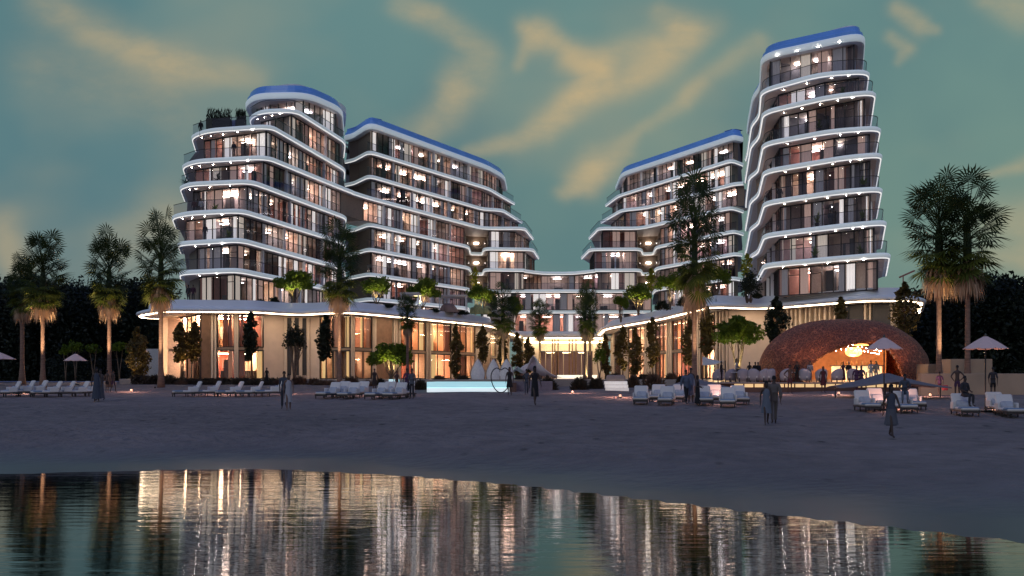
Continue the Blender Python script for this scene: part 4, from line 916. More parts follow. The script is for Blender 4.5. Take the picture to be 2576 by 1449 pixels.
# petals
def petal(x, d, w, h, label):
    X, Y = P(x, d); q = MB(); n = 16; rows = []
    for i in range(n+1):
        t = i/n; wd = w/2*(math.cos(math.pi/2*t**1.7)**.9)*(.86+.14*math.sin(math.pi*min(1, t*1.6))) if t < 1 else 0; z = h*t
        rows.append([(sx*wd, -.25*math.cos(sx*1.4)+.12*t, z) for sx in (-1, -.6, -.2, .2, .6, 1)])
    vs = [p for r in rows for p in r]; fs = [(i*6+j, i*6+j+1, (i+1)*6+j+1, (i+1)*6+j) for i in range(n) for j in range(5)]
    q.idx(vs, fs); root = empty('petal_shell', (X, Y, TZ), label, 'sculpture', 'white pointed petal shells beside the pool')
    q.build('shell', mat('petal_white', (.74, .70, .66), .5), root, True)
    q = MB(); q.tube([(r[0][0], r[0][1], r[0][2]) for r in rows]+[(r[-1][0], r[-1][1], r[-1][2]) for r in rows[::-1]][1:], .04, 5); q.build('rim', mat('petal_rim', (.35, .28, .22), .5), root)
for x, l in ((1202, 'white pointed petal shell nearest the pool middle'), (1241, 'white pointed petal shell in the middle of its row'), (1274, 'white pointed petal shell at the right of its row')): petal(x, 80, 1.22, 1.72, l)
def ring():
    X, Y = P(1260, 64.5); zb = ground(X, Y); root = empty('heart_ring', (X, Y, zb), 'dark upright heart shaped wire loop before the pool end', 'sculpture'); q = MB(); pts = []
    for k in range(41):
        t = k/40*2*math.pi; a = math.sin(t); pts.append((.66*a*(1-.12*math.cos(t)), 0, .95+.98*(-math.cos(t))*(1 if math.cos(t) > 0 else .78)-(.22*math.exp(-(a/.25)**2) if math.cos(t) < 0 else 0)+.06))
    q.tube(pts, .035, 6, False); q.build('loop', m_mull, root)
ring()
def wave():
    X, Y = P(1345, 76); root = empty('ribbed_wave', (X, Y, TZ-.7), 'pale ribbed wave shaped lattice sculpture before the entrance', 'sculpture'); s = 76/F
    for k in range(40):
        t = k/39; yo = (t-.5)*3.6; ph = t*1.1; q = MB(); pts = []
        for i in range(19):
            u = i/18; x = (-50+u*118-t*14)*s
            c_ = .40+.06*math.sin(t*5); w_ = (u-c_)/(1-c_) if u > c_ else (c_-u)/.20
            z = (5+(54-26*t)*(max(0, 1-w_)**2.1 if u > c_ else math.exp(-w_*w_*1.6))+26*math.exp(-((u-.05-.05*t)/.12)**2)*(1-.5*t))*s+.30
            pts.append((x, yo+.5*math.sin(u*5+t*3), z+.42))
        q.tube(pts, .022, 5); q.build('rib', mat('rib_white', (.72, .64, .64), .5), root, True)
wave()
# lit steps
def steps(x0, x1, d, z0, n, dz, label, mm):
    a, c = P(x0, d)[0], P(x1, d)[0]; root = empty('garden_steps', ((a+c)/2, d, z0), label, 'steps')
    for k in range(n): q = MB(); q.rbox((0, k*.42+.2, dz*(k+.5)), (c-a, .42+.02*k, dz*.96), 0, .02); q.build('step', mm, root)
m_step = mat('step_painted_glow', (.75, .72, .68), .5, em=(1, .93, .85), es=.28)  # steps emit faintly, standing in for light falling on them
steps(1524, 1582, 67, 1.63, 3, .24, 'white illuminated steps between dark bushes', m_step)
steps(747-100, 760-92, 84, 1.95, 4, .13, 'small pale steps up to the left podium', m_step)
for x, l in ((1538, 'left taupe cushion on the white steps'), (1560, 'right taupe cushion on the white steps')):
    X, Y = P(x, 68.2); q = MB(); q.rbox((0, 0, .22), (.75, .25, .42), 0, .1); o = q.build('cushion', mat('taupe_cloth', (.30, .25, .22), .9)); o.location = (X, Y, 2.36); o.rotation_euler = (-.2, 0, 0); tag(o, l, 'cushion', 'cushions on the steps')
# deck
DZ = 2.27
def deck():
    root = empty('timber_deck', (*P(2060, 67), 1.6), 'timber deck with glowing edge carrying the woven pavilion', 'deck'); ox, oy, oz = root.location
    a, c = P(1800, 66)[0], P(2370, 66)[0]; w_ = c-a; m_ = (a+c)/2-ox
    q = MB(); q.rbox((m_, 75.5-oy-.0-6.2+6.2-5.0+2.4, DZ-.05-oz), (w_, 13.5, .10), 0, .02); q.build('deck_top', m_deck, root)
    for k in range(22):
        if k in (0, 1, 19, 20, 21): continue
        q = MB(); q.box((m_-w_/2+w_*(k+.5)/22, 66.75-oy, DZ-.23-oz), (w_/22-.12, .06, .24)); q.build('light_panel', m_und, root)
    q = MB(); q.box((m_, 67.1-oy, DZ-.26-oz), (w_, .5, .3)); q.build('riser', m_stepd, root)
    q = MB(); q.rbox((m_, 66.3-oy, 1.72-oz), (w_+.6, 1.3, .42), 0, .02); q.build('plinth_step', m_stepd, root)
deck()
m_wov = None
def woven():
    M = bpy.data.materials.new('woven_rattan'); M.use_nodes = True; nt = M.node_tree; N = nt.nodes; L = nt.links; b_ = N['Principled BSDF']; b_.inputs['Roughness'].default_value = .6
    tc = N.new('ShaderNodeTexCoord'); nz = N.new('ShaderNodeTexNoise'); nz.inputs['Scale'].default_value = 1.2; L.new(tc.outputs['Object'], nz.inputs['Vector'])
    mv = N.new('ShaderNodeVectorMath'); mv.operation = 'ADD'; L.new(tc.outputs['Object'], mv.inputs[0]); L.new(nz.outputs['Color'], mv.inputs[1])
    vo = N.new('ShaderNodeTexVoronoi'); vo.feature = 'DISTANCE_TO_EDGE'; vo.inputs['Scale'].default_value = 3.2; L.new(mv.outputs[0], vo.inputs['Vector'])
    v2 = N.new('ShaderNodeTexVoronoi'); v2.feature = 'DISTANCE_TO_EDGE'; v2.inputs['Scale'].default_value = 6.4; L.new(mv.outputs[0], v2.inputs['Vector'])
    mn = N.new('ShaderNodeMath'); mn.operation = 'MINIMUM'; L.new(vo.outputs['Distance'], mn.inputs[0]); L.new(v2.outputs['Distance'], mn.inputs[1])
    cr = N.new('ShaderNodeValToRGB'); L.new(mn.outputs[0], cr.inputs[0]); e = cr.color_ramp.elements
    e[0].position = .02; e[0].color = (.74, .235, .115, 1); e[1].position = .11; e[1].color = (.21, .055, .028, 1); L.new(cr.outputs[0], b_.inputs['Base Color'])
    iv = N.new('ShaderNodeMath'); iv.operation = 'SUBTRACT'; iv.inputs[0].default_value = .12; L.new(mn.outputs[0], iv.inputs[1]); iv.use_clamp = True
    bp = N.new('ShaderNodeBump'); bp.inputs['Strength'].default_value = 1; bp.inputs['Distance'].default_value = .9; L.new(iv.outputs[0], bp.inputs['Height']); L.new(bp.outputs[0], b_.inputs['Normal'])
    return M
def pavilion():
    X, Y = P(2118, 72.6); root = empty('woven_pavilion', (X, Y, DZ), 'big domed pavilion of reddish woven rattan with arched open front', 'pavilion')
    a, b_, h = 6.15, 4.6, 4.75; nu, nv = 220, 84; mw = woven()
    def pt(i, j, k):
        u = 2*math.pi*i/nu; v = j/nv*math.pi/2*1.0; cz = math.sin(v); cr = math.cos(v)**.72
        s = 1-k; bul = 1+.05*math.sin(math.pi*min(1, cz*1.4))
        x = a*s*cr*math.cos(u)*bul; y = b_*s*cr*math.sin(u)*bul; z = h*s*cz**.92
        wob = .07*math.sin(u*5+v*6)+.05*math.sin(u*11-v*9)
        return Vector((x*(1+wob*.15), y*(1+wob*.2), max(0, z-(.35*max(0, x/a) if z > .5 else 0)*min(1, z/2)*-1*.3)))
    def hole(p):
        if p.y > -.2: return False
        # leaning arch: higher at the right, long slope at the left
        x, z = p.x, p.z; xl, xr = -4.2, 3.25
        if x <= xl or x >= xr: return False
        t = (x-xl)/(xr-xl); top = 2.98*(math.sin(math.pi/2*t/.66)**.5 if t < .66 else max(0, 1-((t-.66)/.34)**2.6))
        return z < top
    q = MB(); vs = [pt(i, j, 0) for j in range(nv+1) for i in range(nu)]; fs = []
    keep = {}
    for j in range(nv):
        for i in range(nu):
            c = sum((pt((i+e) % nu, j+f, 0) for e, f in ((0, 0), (1, 0), (1, 1), (0, 1))), Vector())/4
            if not hole(c): fs.append((j*nu+i, j*nu+(i+1) % nu, (j+1)*nu+(i+1) % nu, (j+1)*nu+i)); keep[(i, j)] = 1
    base = len(vs); vs2 = [pt(i, j, .055) for j in range(nv+1) for i in range(nu)]
    fs2 = [tuple(base+k for k in f[::-1]) for f in fs]; rim = []
    for (i, j) in keep:
        for (di, dj, A, B) in ((0, -1, (i, j), (i+1, j)), (0, 1, (i+1, j+1), (i, j+1)), (-1, 0, (i, j+1), (i, j)), (1, 0, (i+1, j), (i+1, j+1))):
            nb = ((i+di) % nu, j+dj)
            if j+dj < nv and nb not in keep:
                p0 = A[1]*nu+A[0] % nu; p1 = B[1]*nu+B[0] % nu; rim.append((p1, p0, base+p0, base+p1))
    q.idx(vs+vs2, fs+fs2+rim); o = q.build('woven_shell', mw, root, True)
    # interior: back screen, bar, lantern, bottles
    q = MB(); q.idx([(3.6*math.cos(t), 2.3*math.sin(t)+.6, z) for z in (0, 2.7) for t in [math.pi*k/16 for k in range(17)]], [(k, k+1, 18+k, 17+k) for k in range(16)])
    q.build('back_screen', mat('bar_back', (.42, .20, .09), .6, var=.25, vs=2), root)
    q = MB(); q.rbox((.9, -.6, .62), (3.6, .7, 1.15), 0, .05); bc = q.build('bar_counter', mat('bar_front', (.85, .62, .35), .5, em=(1, .68, .34), es=1.25, var=.2, vs=2), root)
    q = MB(); q.rbox((.9, -.65, 1.23), (3.8, .95, .07), 0, .02); q.build('counter_top', m_stepd, bc)
    for k in range(9):
        q = MB(); x = -.6+k*.38; q.lathe([(.05, 0), (.055, .2), (.02, .28), (.02, .36)], 8, (x, -.6, 1.265)); q.build('bottle', mat('bottle_glass', (.2, .12, .05), .1), bc)
    m_lan = mat('lantern_glow', (.9, .55, .2), .6, em=(1, .46, .13), es=2.2, var=.2, vs=3)
    q = MB(); q.lathe([(.10, .45), (.48, .42), (.62, .18), (.56, -.08), (.34, -.22), (.0, -.25)], 18); l = q.build('lantern', m_lan, root); l.location = (.45, -1.2, 2.15)
    q = MB(); q.lathe([(.05, .14), (.42, .10), (.55, .0), (.48, -.02), (.0, -.02)], 16); l2 = q.build('lantern', m_lan, root); l2.location = (1.15, -.9, 2.75)
    q = MB(); q.tube([(.55, -1.2, 3.3), (.55, -1.2, 4.4)], .02, 5); q.build('cord', m_dark, root)
    for k in range(36):
        q = MB(); t = -1.0+(k % 18)*.115; r_ = k//18; q.lathe([(.0, -.03), (.03, 0), (.0, .03)], 6, (3.1*math.sin(t)-.2, -2.2*math.cos(t)-.4*r_, 2.45+.22*r_+.06*(k % 2)-.5*abs(math.sin(t)))); q.build('fairy_light', m_down, root)
    for px, py, pz, en in ((.3, -1.5, 1.9, 330), (-2.4, -.8, 1.9, 260), (2.3, -.6, 2.0, 160)):
        ld = bpy.data.lights.new('pavilion_lamp', 'POINT'); ld.energy = en; ld.color = (1, .52, .22); ld.shadow_soft_size = .35
        lo = bpy.data.objects.new('pavilion_lamp', ld); COL.objects.link(lo); lo.parent = root; lo.location = (px, py, pz)
pavilion()
# low grey canopies on posts in front of the deck
def canopy(x0, x1, xa, d, za, ze, dep, label):
    a, c, m_ = P(x0, d)[0], P(x1, d)[0], P(xa, d)[0]; gz = ground(m_, d); root = empty('shade_canopy', (m_, d, gz), label, 'canopy', 'low grey stretched canopies'); n = 22; k = 9; q = MB(); vs = []
    for j in range(k+1):
        for i in range(n+1):
            u = i/n; v = j/k*2-1; x = (a-m_)+(c-a)*u; t = (x)/((a-m_) if x < 0 else (c-m_)); t = abs(t)
            z = ze+(za-ze)*(1-t)**1.25*(1-.55*abs(v)**1.5)-.10*abs(v)**2
            vs.append((x, v*dep/2*(1-.35*t), z-gz))
    fs = [(j*(n+1)+i, j*(n+1)+i+1, (j+1)*(n+1)+i+1, (j+1)*(n+1)+i) for j in range(k) for i in range(n)]
    q.idx(vs, fs); o = q.build('canopy_cloth', mat('grey_canvas', (.17, .16, .175), .85), root, True); so = o.modifiers.new('t', 'SOLIDIFY'); so.thickness = .04
    q = MB(); q.tube([(0, 0, 0), (0, 0, za-gz-.05)], .06, 6); q.build('post', m_mull, root)
    for sx in (a-m_+.15, c-m_-.15): q = MB(); q.tube([(sx, 0, 0), (sx, 0, ze-gz+.05)], .03, 6); q.build('post', m_mull, root)
canopy(1655, 1850, 1745, 56, 2.62, 2.0, 3.4, 'low grey stretched canopy behind the loungers near the big palm')
canopy(2095, 2372, 2226, 56, 2.92, 2.12, 3.6, 'wide low grey stretched canopy in front of the woven pavilion')
def awning():
    X, Y = P(1796, 72); root = empty('sail_awning', (X, Y, 2.2), 'cream sail awning on dark poles left of the lit green acacia', 'awning'); s = 72/F; q = MB(); n = 8
    A, B_, C_, D_ = Vector((-30*s, 0, 38*s+.2)), Vector((31*s, .3, 50*s+.2)), Vector((31*s, 2.2, 56*s)), Vector((-14*s, 2.2, 68*s)); vs = []
    for j in range(n+1):
        for i in range(n+1):
            u, v = i/n, j/n; p = A*(1-u)*(1-v)+B_*u*(1-v)+C_*u*v+D_*(1-u)*v; p.z -= .25*math.sin(math.pi*u)*math.sin(math.pi*v)+.12*math.sin(math.pi*u)*(1-v); vs.append(p)
    q.idx(vs, [(j*(n+1)+i, j*(n+1)+i+1, (j+1)*(n+1)+i+1, (j+1)*(n+1)+i) for j in range(n) for i in range(n)]); q.build('sail_cloth', mat('cream_canvas', (.78, .70, .56), .8), root, True)
    for p in (A, B_, D_): q = MB(); q.tube([(p.x, p.y, 0), tuple(p)], .04, 6); q.build('pole', m_mull, root)
    q = MB(); q.box((1.2, 1.2, .9), (.1, .1, .1)); 
    ld = bpy.data.lights.new('awning_lamp', 'POINT'); ld.energy = 90; ld.color = (1, .76, .42); ld.shadow_soft_size = .2; lo = bpy.data.objects.new('awning_lamp', ld); COL.objects.link(lo); lo.parent = root; lo.location = (.9, 2.6, .6)
awning()
# white canopies / pergola frames and boulders on the left podium roof
def pergola(x0, x1, d, ytop, label):
    a, c = P(x0, d)[0], P(x1, d)[0]; zb = E+7.5; zt = Zat(ytop, d); root = empty('pergola', ((a+c)/2, d, zb), label, 'pergola', 'white pergolas on the podium roof'); w_ = (c-a)/2
    q = MB(); q.rbox((0, 1.2, zt-zb), (2*w_+.3, 2.6, .22), 0, .03); q.build('canopy_roof', mat('pergola_canvas', (.50, .46, .42), .8), root)
    for sx in (-w_, w_):
        for yy in (0, 2.4): q = MB(); q.box((sx, yy, (zt-zb)/2-.06), (.09, .09, zt-zb-.12)); q.build('post', m_white, root)
pergola(1009, 1052, 103, 738, 'white pergola between two lime green trees on the podium roof')
pergola(1106, 1172, 109, 744, 'white pergola at the far end of the left podium roof')
def boulder(x, d, zb, w_, h, label, mm, name='boulder', cat='boulder', group=None, ribs=0, seed=0):
    X, Y = P(x, d); r = random.Random(seed); q = MB(); n = 18; m_ = 9; vs = []
    for j in range(m_+1):
        v = math.pi/2*j/m_
        for i in range(n):
            u = 2*math.pi*i/n; k = 1+(.07*math.cos(u*9) if ribs else .18*math.sin(u*2+seed+v*2)); vs.append((w_/2*math.cos(v)**.6*math.cos(u)*k, w_/2*math.cos(v)**.6*math.sin(u)*k, h*math.sin(v)))
    q.idx(vs, [(j*n+i, j*n+(i+1) % n, (j+1)*n+(i+1) % n, (j+1)*n+i) for j in range(m_) for i in range(n)]); o = q.build(name, mm, None, True); o.location = (X, Y, zb); tag(o, label, cat, group)
m_cac = mat('cactus_skin', (.30, .32, .14), .7, var=.2); KG = 'round cacti on the podium roof edge'
for i, (x, s, l) in enumerate(((1190, .62, 'smallest round cactus at the left of its row on the roof edge'), (1202, .9, 'tallest round cactus on the roof edge'), (1212, .6, 'round cactus behind the tree stems'), (1226, .75, 'dark round cactus at the right of its row'))): boulder(x, 112, E+7.5, s*1.3, s*1.25, l, m_cac, 'round_cactus', 'cactus', KG, 1, i)
boulder(1128, 109.5, E+7.45, 2.3, 1.05, 'large reddish rock on the podium roof below the pergola', mat('red_rock', (.26, .18, .15), .9, var=.3, vs=2, bump=.6, bs=4), seed=3)
boulder(1262, 116, E+6.9, 3.0, 1.3, 'pale angular rock at the far podium roof end', mat('pale_rock', (.42, .36, .30), .9, var=.2, bump=.5, bs=4), seed=5)
# roof terrace planter with dark plants on the left tower
def planter(x, d, zb, w_, h, label, n=500):
    X, Y = P(x, d); root = empty('roof_planter', (X, Y, zb), label, 'planter', 'planters on the tower terrace'); q = MB(); q.rbox((0, 0, h/2), (w_, .9, h), 0, .04); q.build('trough', mat('planter_dark', (.035, .04, .03), .7), root)
    q = MB(); r = random.Random(int(x))
    for _ in range(n):
        p = Vector((r.uniform(-w_/2, w_/2), r.uniform(-.4, .4), h+r.random()**2*1.1)); a = Vector((r.uniform(-.4, .4), r.uniform(-.4, .4), 1)).normalized()*r.uniform(.12, .4); bb = a.cross(rdir(r)).normalized()*.04; q.face([p-a, p+bb, p+a, p-bb])
    q.build('plants', m_olive, root)
planter(551, 103.8, E+H[6]+.27, 2.6, 1.15, 'long dark planter with spiky plants on the left tower roof terrace')
planter(606, 104.5, E+H[6]+.27, 1.0, 1.2, 'small planter with a spiky palm by the terrace screen')
q = MB(); q.rbox((0, 0, .75), (2.1, .12, 1.5), 0, .03); o = q.build('privacy_screen', mat('blue_screen', (.20, .24, .42), .5)); o.location = (*P(590, 105.5), E+H[6]+.27); tag(o, 'blue grey privacy screen on the left tower terrace', 'screen')
def lamp_mast():
    X, Y = P(2272, 88); root = empty('lamp_mast', (X, Y, TZ), 'thin reddish lamp mast rising behind the right podium end', 'street lamp'); q = MB(); zt = Zat(692, 88)-TZ
    q.tube([(0, 0, 0), (0, 0, zt)], [.09, .05], 7); q.build('mast', mat('mast_red', (.30, .13, .10), .6), root); q = MB(); q.box((.35, 0, zt+.1), (1.5, .25, .14), 0, 1, Matrix.Rotation(-.42, 4, 'Y').to_3x3()); q.build('lamp_head', MATS['mast_red'], root)
lamp_mast()
q = MB(); q.box((0, 0, 2.1), (3.4, 3, 4.2)); o = q.build('pavilion_wall', mat('far_white', (.5, .5, .5), .7))
o.location = (*P(385, 124), 2.1); o.name = 'garden_pavilion'; tag(o, 'small pale pavilion glimpsed at the wood edge behind palms', 'pavilion')
# ------------------------------------------------------------------ loungers, parasols, chairs, people, lamps
m_teak = mat('dark_teak', (.035, .026, .022), .6)
m_cush = mat('cream_cushion', (.74, .70, .64), .9, var=.03, bump=.1, bs=8)
m_tow = mat('blue_towel', (.20, .27, .36), .95, var=.06)
m_pil = mat('grey_pillow', (.45, .47, .50), .95)
def lounger_proto():
    root = bpy.data.objects.new('sun_lounger', None); COL.objects.link(root)
    q = MB(); q.box((0, .05, .26), (.86, 2.0, .07)); q.box((0, -.94, .22), (.86, .07, .10)); q.build('frame', m_teak, root)
    for sx in (-.38, .38):
        for yy in (-.92, .0, .92): q = MB(); q.box((sx, yy, .115), (.055, .055, .23)); q.build('leg', m_teak, root)
    q = MB(); q.rbox((0, -.22, .375), (.84, 1.45, .16), 0, .055); q.build('mattress', m_cush, root)
    q = MB(); q.rbox((0, -.62, .395), (.855, .62, .145), 0, .05); q.build('towel', m_tow, root)
    M = Matrix.Rotation(R(64), 4, 'X').to_3x3(); q = MB(); q.rbox((0, .78, .72), (.84, .86, .16), 0, .06, M); q.build('backrest', m_cush, root)
    q = MB(); M2 = Matrix.Rotation(R(58), 4, 'X').to_3x3(); q.rbox((.04, .50, .60), (.60, .40, .15), 0, .07, M2); q.build('pillow', m_pil, root)
    for sx in (-.46, .46): q = MB(); q.rbox((sx, .45, .52), (.07, .55, .36), 0, .03); q.build('side_wing', m_cush, root)
    return root
LP = None
def place_lounger(x, y, yaw, label, group, s=1.0):
    global LP
    if LP is None: LP = o = lounger_proto()
    else: o = copy_tree(LP)
    X, Y, z = G(x, y); o.location = (X, Y, z); o.rotation_euler = (0, 0, R(yaw)); o.scale = (s*.84, s*.84, s*.84); tag(o, label, 'sun lounger', group)
def row(pts, yaw, where, group, s=1.0):
    ords = ['first', 'second', 'third', 'fourth', 'fifth', 'sixth', 'seventh', 'eighth']
    for i, (x, y) in enumerate(pts): place_lounger(x, y, yaw+RB.uniform(-7, 7), 'cream sun lounger, %s from left %s' % (ords[i], where), group, s)
row([(12, 999), (48, 997), (80, 996)], -52, 'at the left edge of the beach', 'loungers at the left edge')
row([(116, 999), (150, 998), (186, 998), (218, 996)], -52, 'below the small left parasol', 'loungers by the small left parasol')
row([(470, 998), (519, 997), (576, 998), (626, 998), (676, 997)], -62, 'in the row before the left podium', 'loungers before the left podium')
row([(826, 1002), (851, 999), (877, 1003), (899, 999)], -24, 'near the palm before the tower', 'loungers near the tower palm')
row([(948, 1004), (968, 1000), (993, 1004), (1014, 1000)], -20, 'left of the pool', 'loungers left of the pool')
row([(1612, 1017), (1653, 1011), (1676, 1019), (1706, 1011)], -14, 'left of the big single palm', 'loungers left of the big palm')
row([(1772, 1019), (1799, 1013), (1831, 1024), (1861, 1017)], -12, 'right of the big single palm', 'loungers right of the big palm')
row([(2182, 1035), (2212, 1028), (2275, 1038), (2298, 1030)], -8, 'under the parasol before the woven pavilion', 'loungers under the pavilion parasol')
row([(2427, 1046), (2519, 1041), (2540, 1049)], -3, 'under the far right parasol', 'loungers under the far right parasol')
m_par1 = mat('parasol_cloth', (.78, .56, .49), .85, var=.04)
def parasol(x, y, d, ytop, yedge, hw, label):
    if d is None: X, Y, z = G(x, y); d = Y
    else: X, Y = P(x, d); z = ground(X, Y)
    k = F/d; r = hw/k; zt, ze = Zat(ytop, d)-z, Zat(yedge, d)-z
    root = empty('parasol', (X, Y, z), label, 'parasol', 'beach parasols with pleated round canopies'); q = MB(); n = 40; vs = [(0, 0, zt)]
    for j, (f, g_) in enumerate(((.08, .985), (.4, .66), (.75, .28), (1.0, .0))):
        for i in range(n):
            u = 2*math.pi*i/n; sc = 1-.05*(1 if i % 5 == 0 else 0) if j == 3 else 1; ridge = .03*(1 if i % 5 == 0 else -.3)*f; vs.append((r*f*sc*math.cos(u), r*f*sc*math.sin(u), ze+(zt-ze)*g_+ridge))
    fs = [(0, 1+i, 1+(i+1) % n) for i in range(n)]+[(1+j*n+i, 1+j*n+(i+1) % n, 1+(j+1)*n+(i+1) % n, 1+(j+1)*n+i) for j in range(3) for i in range(n)]
    q.idx(vs, fs); o = q.build('canopy', m_par1, root); so = o.modifiers.new('t', 'SOLIDIFY'); so.thickness = .02
    q = MB(); q.lathe([(.0, .12), (.05, .10), (.07, 0)], 8, (0, 0, zt)); q.build('finial', m_mull, o)
    q = MB(); q.tube([(0, 0, 0), (0, 0, zt-.02)], .032, 8); q.build('pole', m_mull, root)
    for i in range(8):
        u = 2*math.pi*i/8; q = MB(); q.tube([(.02, 0, zt-.06), (r*.97*math.cos(u), r*.97*math.sin(u), ze+.0)], .012, 4); q.build('rib', m_mull, root)
    q = MB(); q.rbox((0, 0, .04), (.7, .7, .07), 0, .02); q.build('base_plate', m_mull, root)
parasol(-4, 0, 80, 886, 904, 40, 'grey parasol cut by the left picture edge')
parasol(190, 0, 84, 890, 908, 28, 'small pale parasol before the left wood')
parasol(2224, 1032, None, 849, 879, 44, 'pinkish parasol standing before the woven pavilion')
parasol(2479, 1036, None, 846, 878, 52, 'largest beige parasol at far right before the wall')
# armchairs on the deck
m_arm = mat('grey_shell_fabric', (.42, .38, .40), .9, var=.05)
def chair_proto():
    root = bpy.data.objects.new('armchair', None); COL.objects.link(root)
    q = MB(); n = 14; vs = []
    for j, (z, k) in enumerate(((.12, .85), (.40, .97), (.75, 1.0), (.92, .93), (.98, .72))):
        for i in range(n+1):
            u = math.pi*(i/n)*1.25-math.pi*.125; hgt = z if j < 2 else .40+(z-.40)*(.35+.65*math.sin(max(0, min(math.pi, math.pi*i/n)))**.6); vs.append((.44*k*math.cos(u), .40*k*math.sin(u), hgt))
    q.idx(vs, [(j*(n+1)+i, j*(n+1)+i+1, (j+1)*(n+1)+i+1, (j+1)*(n+1)+i) for j in range(4) for i in range(n)]); o = q.build('shell_back', m_arm, root, True); so = o.modifiers.new('t', 'SOLIDIFY'); so.thickness = .06
    q = MB(); q.rbox((0, .02, .38), (.66, .62, .16), 0, .05); q.build('seat_cushion', m_cush, root)
    for sx in (-.26, .26):
        for sy in (-.22, .26): q = MB(); q.box((sx, sy, .15), (.05, .05, .3)); q.build('leg', m_teak, root)
    return root
CP = None; CGR = 'shell armchairs on the deck'
for i, (x, d, l) in enumerate([(1806, 69, 'shell armchair at the left end of the deck'), (1837, 70, 'shell armchair left of the seated diner in white'), (1870, 69, 'shell armchair right of the seated diner in white'), (1896, 68.5, 'shell armchair in front of the dark standing pair'),
        (1920, 68.5, 'left of two adjoining shell armchairs by the pavilion edge'), (1936, 68.5, 'right of two adjoining shell armchairs by the pavilion edge'), (1976, 68, 'shell armchair just inside the arch left end'), (2025, 68, 'wide shell armchair in the arch middle left'),
        (2066, 68, 'shell armchair below the bar counter left end'), (2105, 68, 'shell armchair before the lit bar counter'), (2146, 68, 'shell armchair right of the two dark suited guests')]):
    if CP is None: CP = o = chair_proto()
    else: o = copy_tree(CP)
    X, Y = P(x, d); o.location = (X, Y, DZ); o.rotation_euler = (0, 0, R(RB.uniform(130, 230))); tag(o, l, 'armchair', CGR)
def table(x, d, label):
    X, Y = P(x, d); root = empty('side_table', (X, Y, DZ), label, 'table', 'small white tables on the deck'); q = MB(); q.lathe([(.0, .74), (.36, .74), (.36, .70), (.0, .70)], 16); q.build('table_top', m_white, root); q = MB(); q.lathe([(.22, 0), (.04, .04), (.04, .70)], 10); q.build('pedestal', m_mull, root)
table(1851, 69.2, 'small white table between the first shell armchairs'); table(2000, 68.6, 'small white table inside the arch at left'); table(2180, 68.4, 'small white table at the right end of the arch')
# ---------------------------------------------------------------- people
def skin(name, verts, edges, rad, levels=1):
    me = bpy.data.meshes.new(name); me.from_pydata(verts, edges, []); o = bpy.data.objects.new(name, me); COL.objects.link(o)
    o.modifiers.new('skin', 'SKIN')
    sl = me.skin_vertices[0].data
    for i, r in enumerate(rad): sl[i].radius = r if isinstance(r, tuple) else (r, r); sl[i].use_root = (i == 0)
    s = o.modifiers.new('sub', 'SUBSURF'); s.levels = levels; s.render_levels = levels
    dg = bpy.context.evaluated_depsgraph_get(); m2 = bpy.data.meshes.new_from_object(o.evaluated_get(dg)); bpy.data.objects.remove(o); bpy.data.meshes.remove(me)
    m2.polygons.foreach_set('use_smooth', [True]*len(m2.polygons)); m2.name = name
    return m2
POSE = {
 'stand': dict(hipL=(-.09, 0, .92), kneeL=(-.10, -.01, .50), ankL=(-.10, .02, .08), hipR=(.09, 0, .92), kneeR=(.10, -.01, .50), ankR=(.11, .02, .08), elbL=(-.26, .03, 1.14), wrL=(-.27, -.04, .90), elbR=(.26, .03, 1.14), wrR=(.27, -.04, .90)),
 'walk': dict(hipL=(-.09, 0, .92), kneeL=(-.09, -.16, .53), ankL=(-.09, -.24, .10), hipR=(.09, 0, .92), kneeR=(.09, .06, .50), ankR=(.09, .27, .13), elbL=(-.25, .12, 1.16), wrL=(-.25, .12, .91), elbR=(.25, -.08, 1.16), wrR=(.24, -.22, .95)),
 'hips': dict(hipL=(-.09, 0, .92), kneeL=(-.11, -.01, .50), ankL=(-.13, .02, .08), hipR=(.09, 0, .92), kneeR=(.10, -.01, .50), ankR=(.12, .02, .08), elbL=(-.40, .10, 1.18), wrL=(-.20, -.04, .99), elbR=(.40, .10, 1.18), wrR=(.20, -.04, .99)),
 'carry': dict(hipL=(-.09, 0, .92), kneeL=(-.09, -.05, .50), ankL=(-.09, .0, .08), hipR=(.09, 0, .92), kneeR=(.10, .02, .50), ankR=(.11, .09, .09), elbL=(-.25, .03, 1.14), wrL=(-.12, -.20, 1.08), elbR=(.26, .03, 1.14), wrR=(.15, -.24, 1.10)),
 'sit': dict(hipL=(-.10, 0, .92), kneeL=(-.12, -.43, .93), ankL=(-.12, -.40, .50), hipR=(.10, 0, .92), kneeR=(.12, -.43, .93), ankR=(.12, -.40, .50), elbL=(-.26, -.02, 1.16), wrL=(-.17, -.24, 1.08), elbR=(.26, -.02, 1.16), wrR=(.17, -.24, 1.08))}
def V_(t): return Vector(t)
BODY = {}
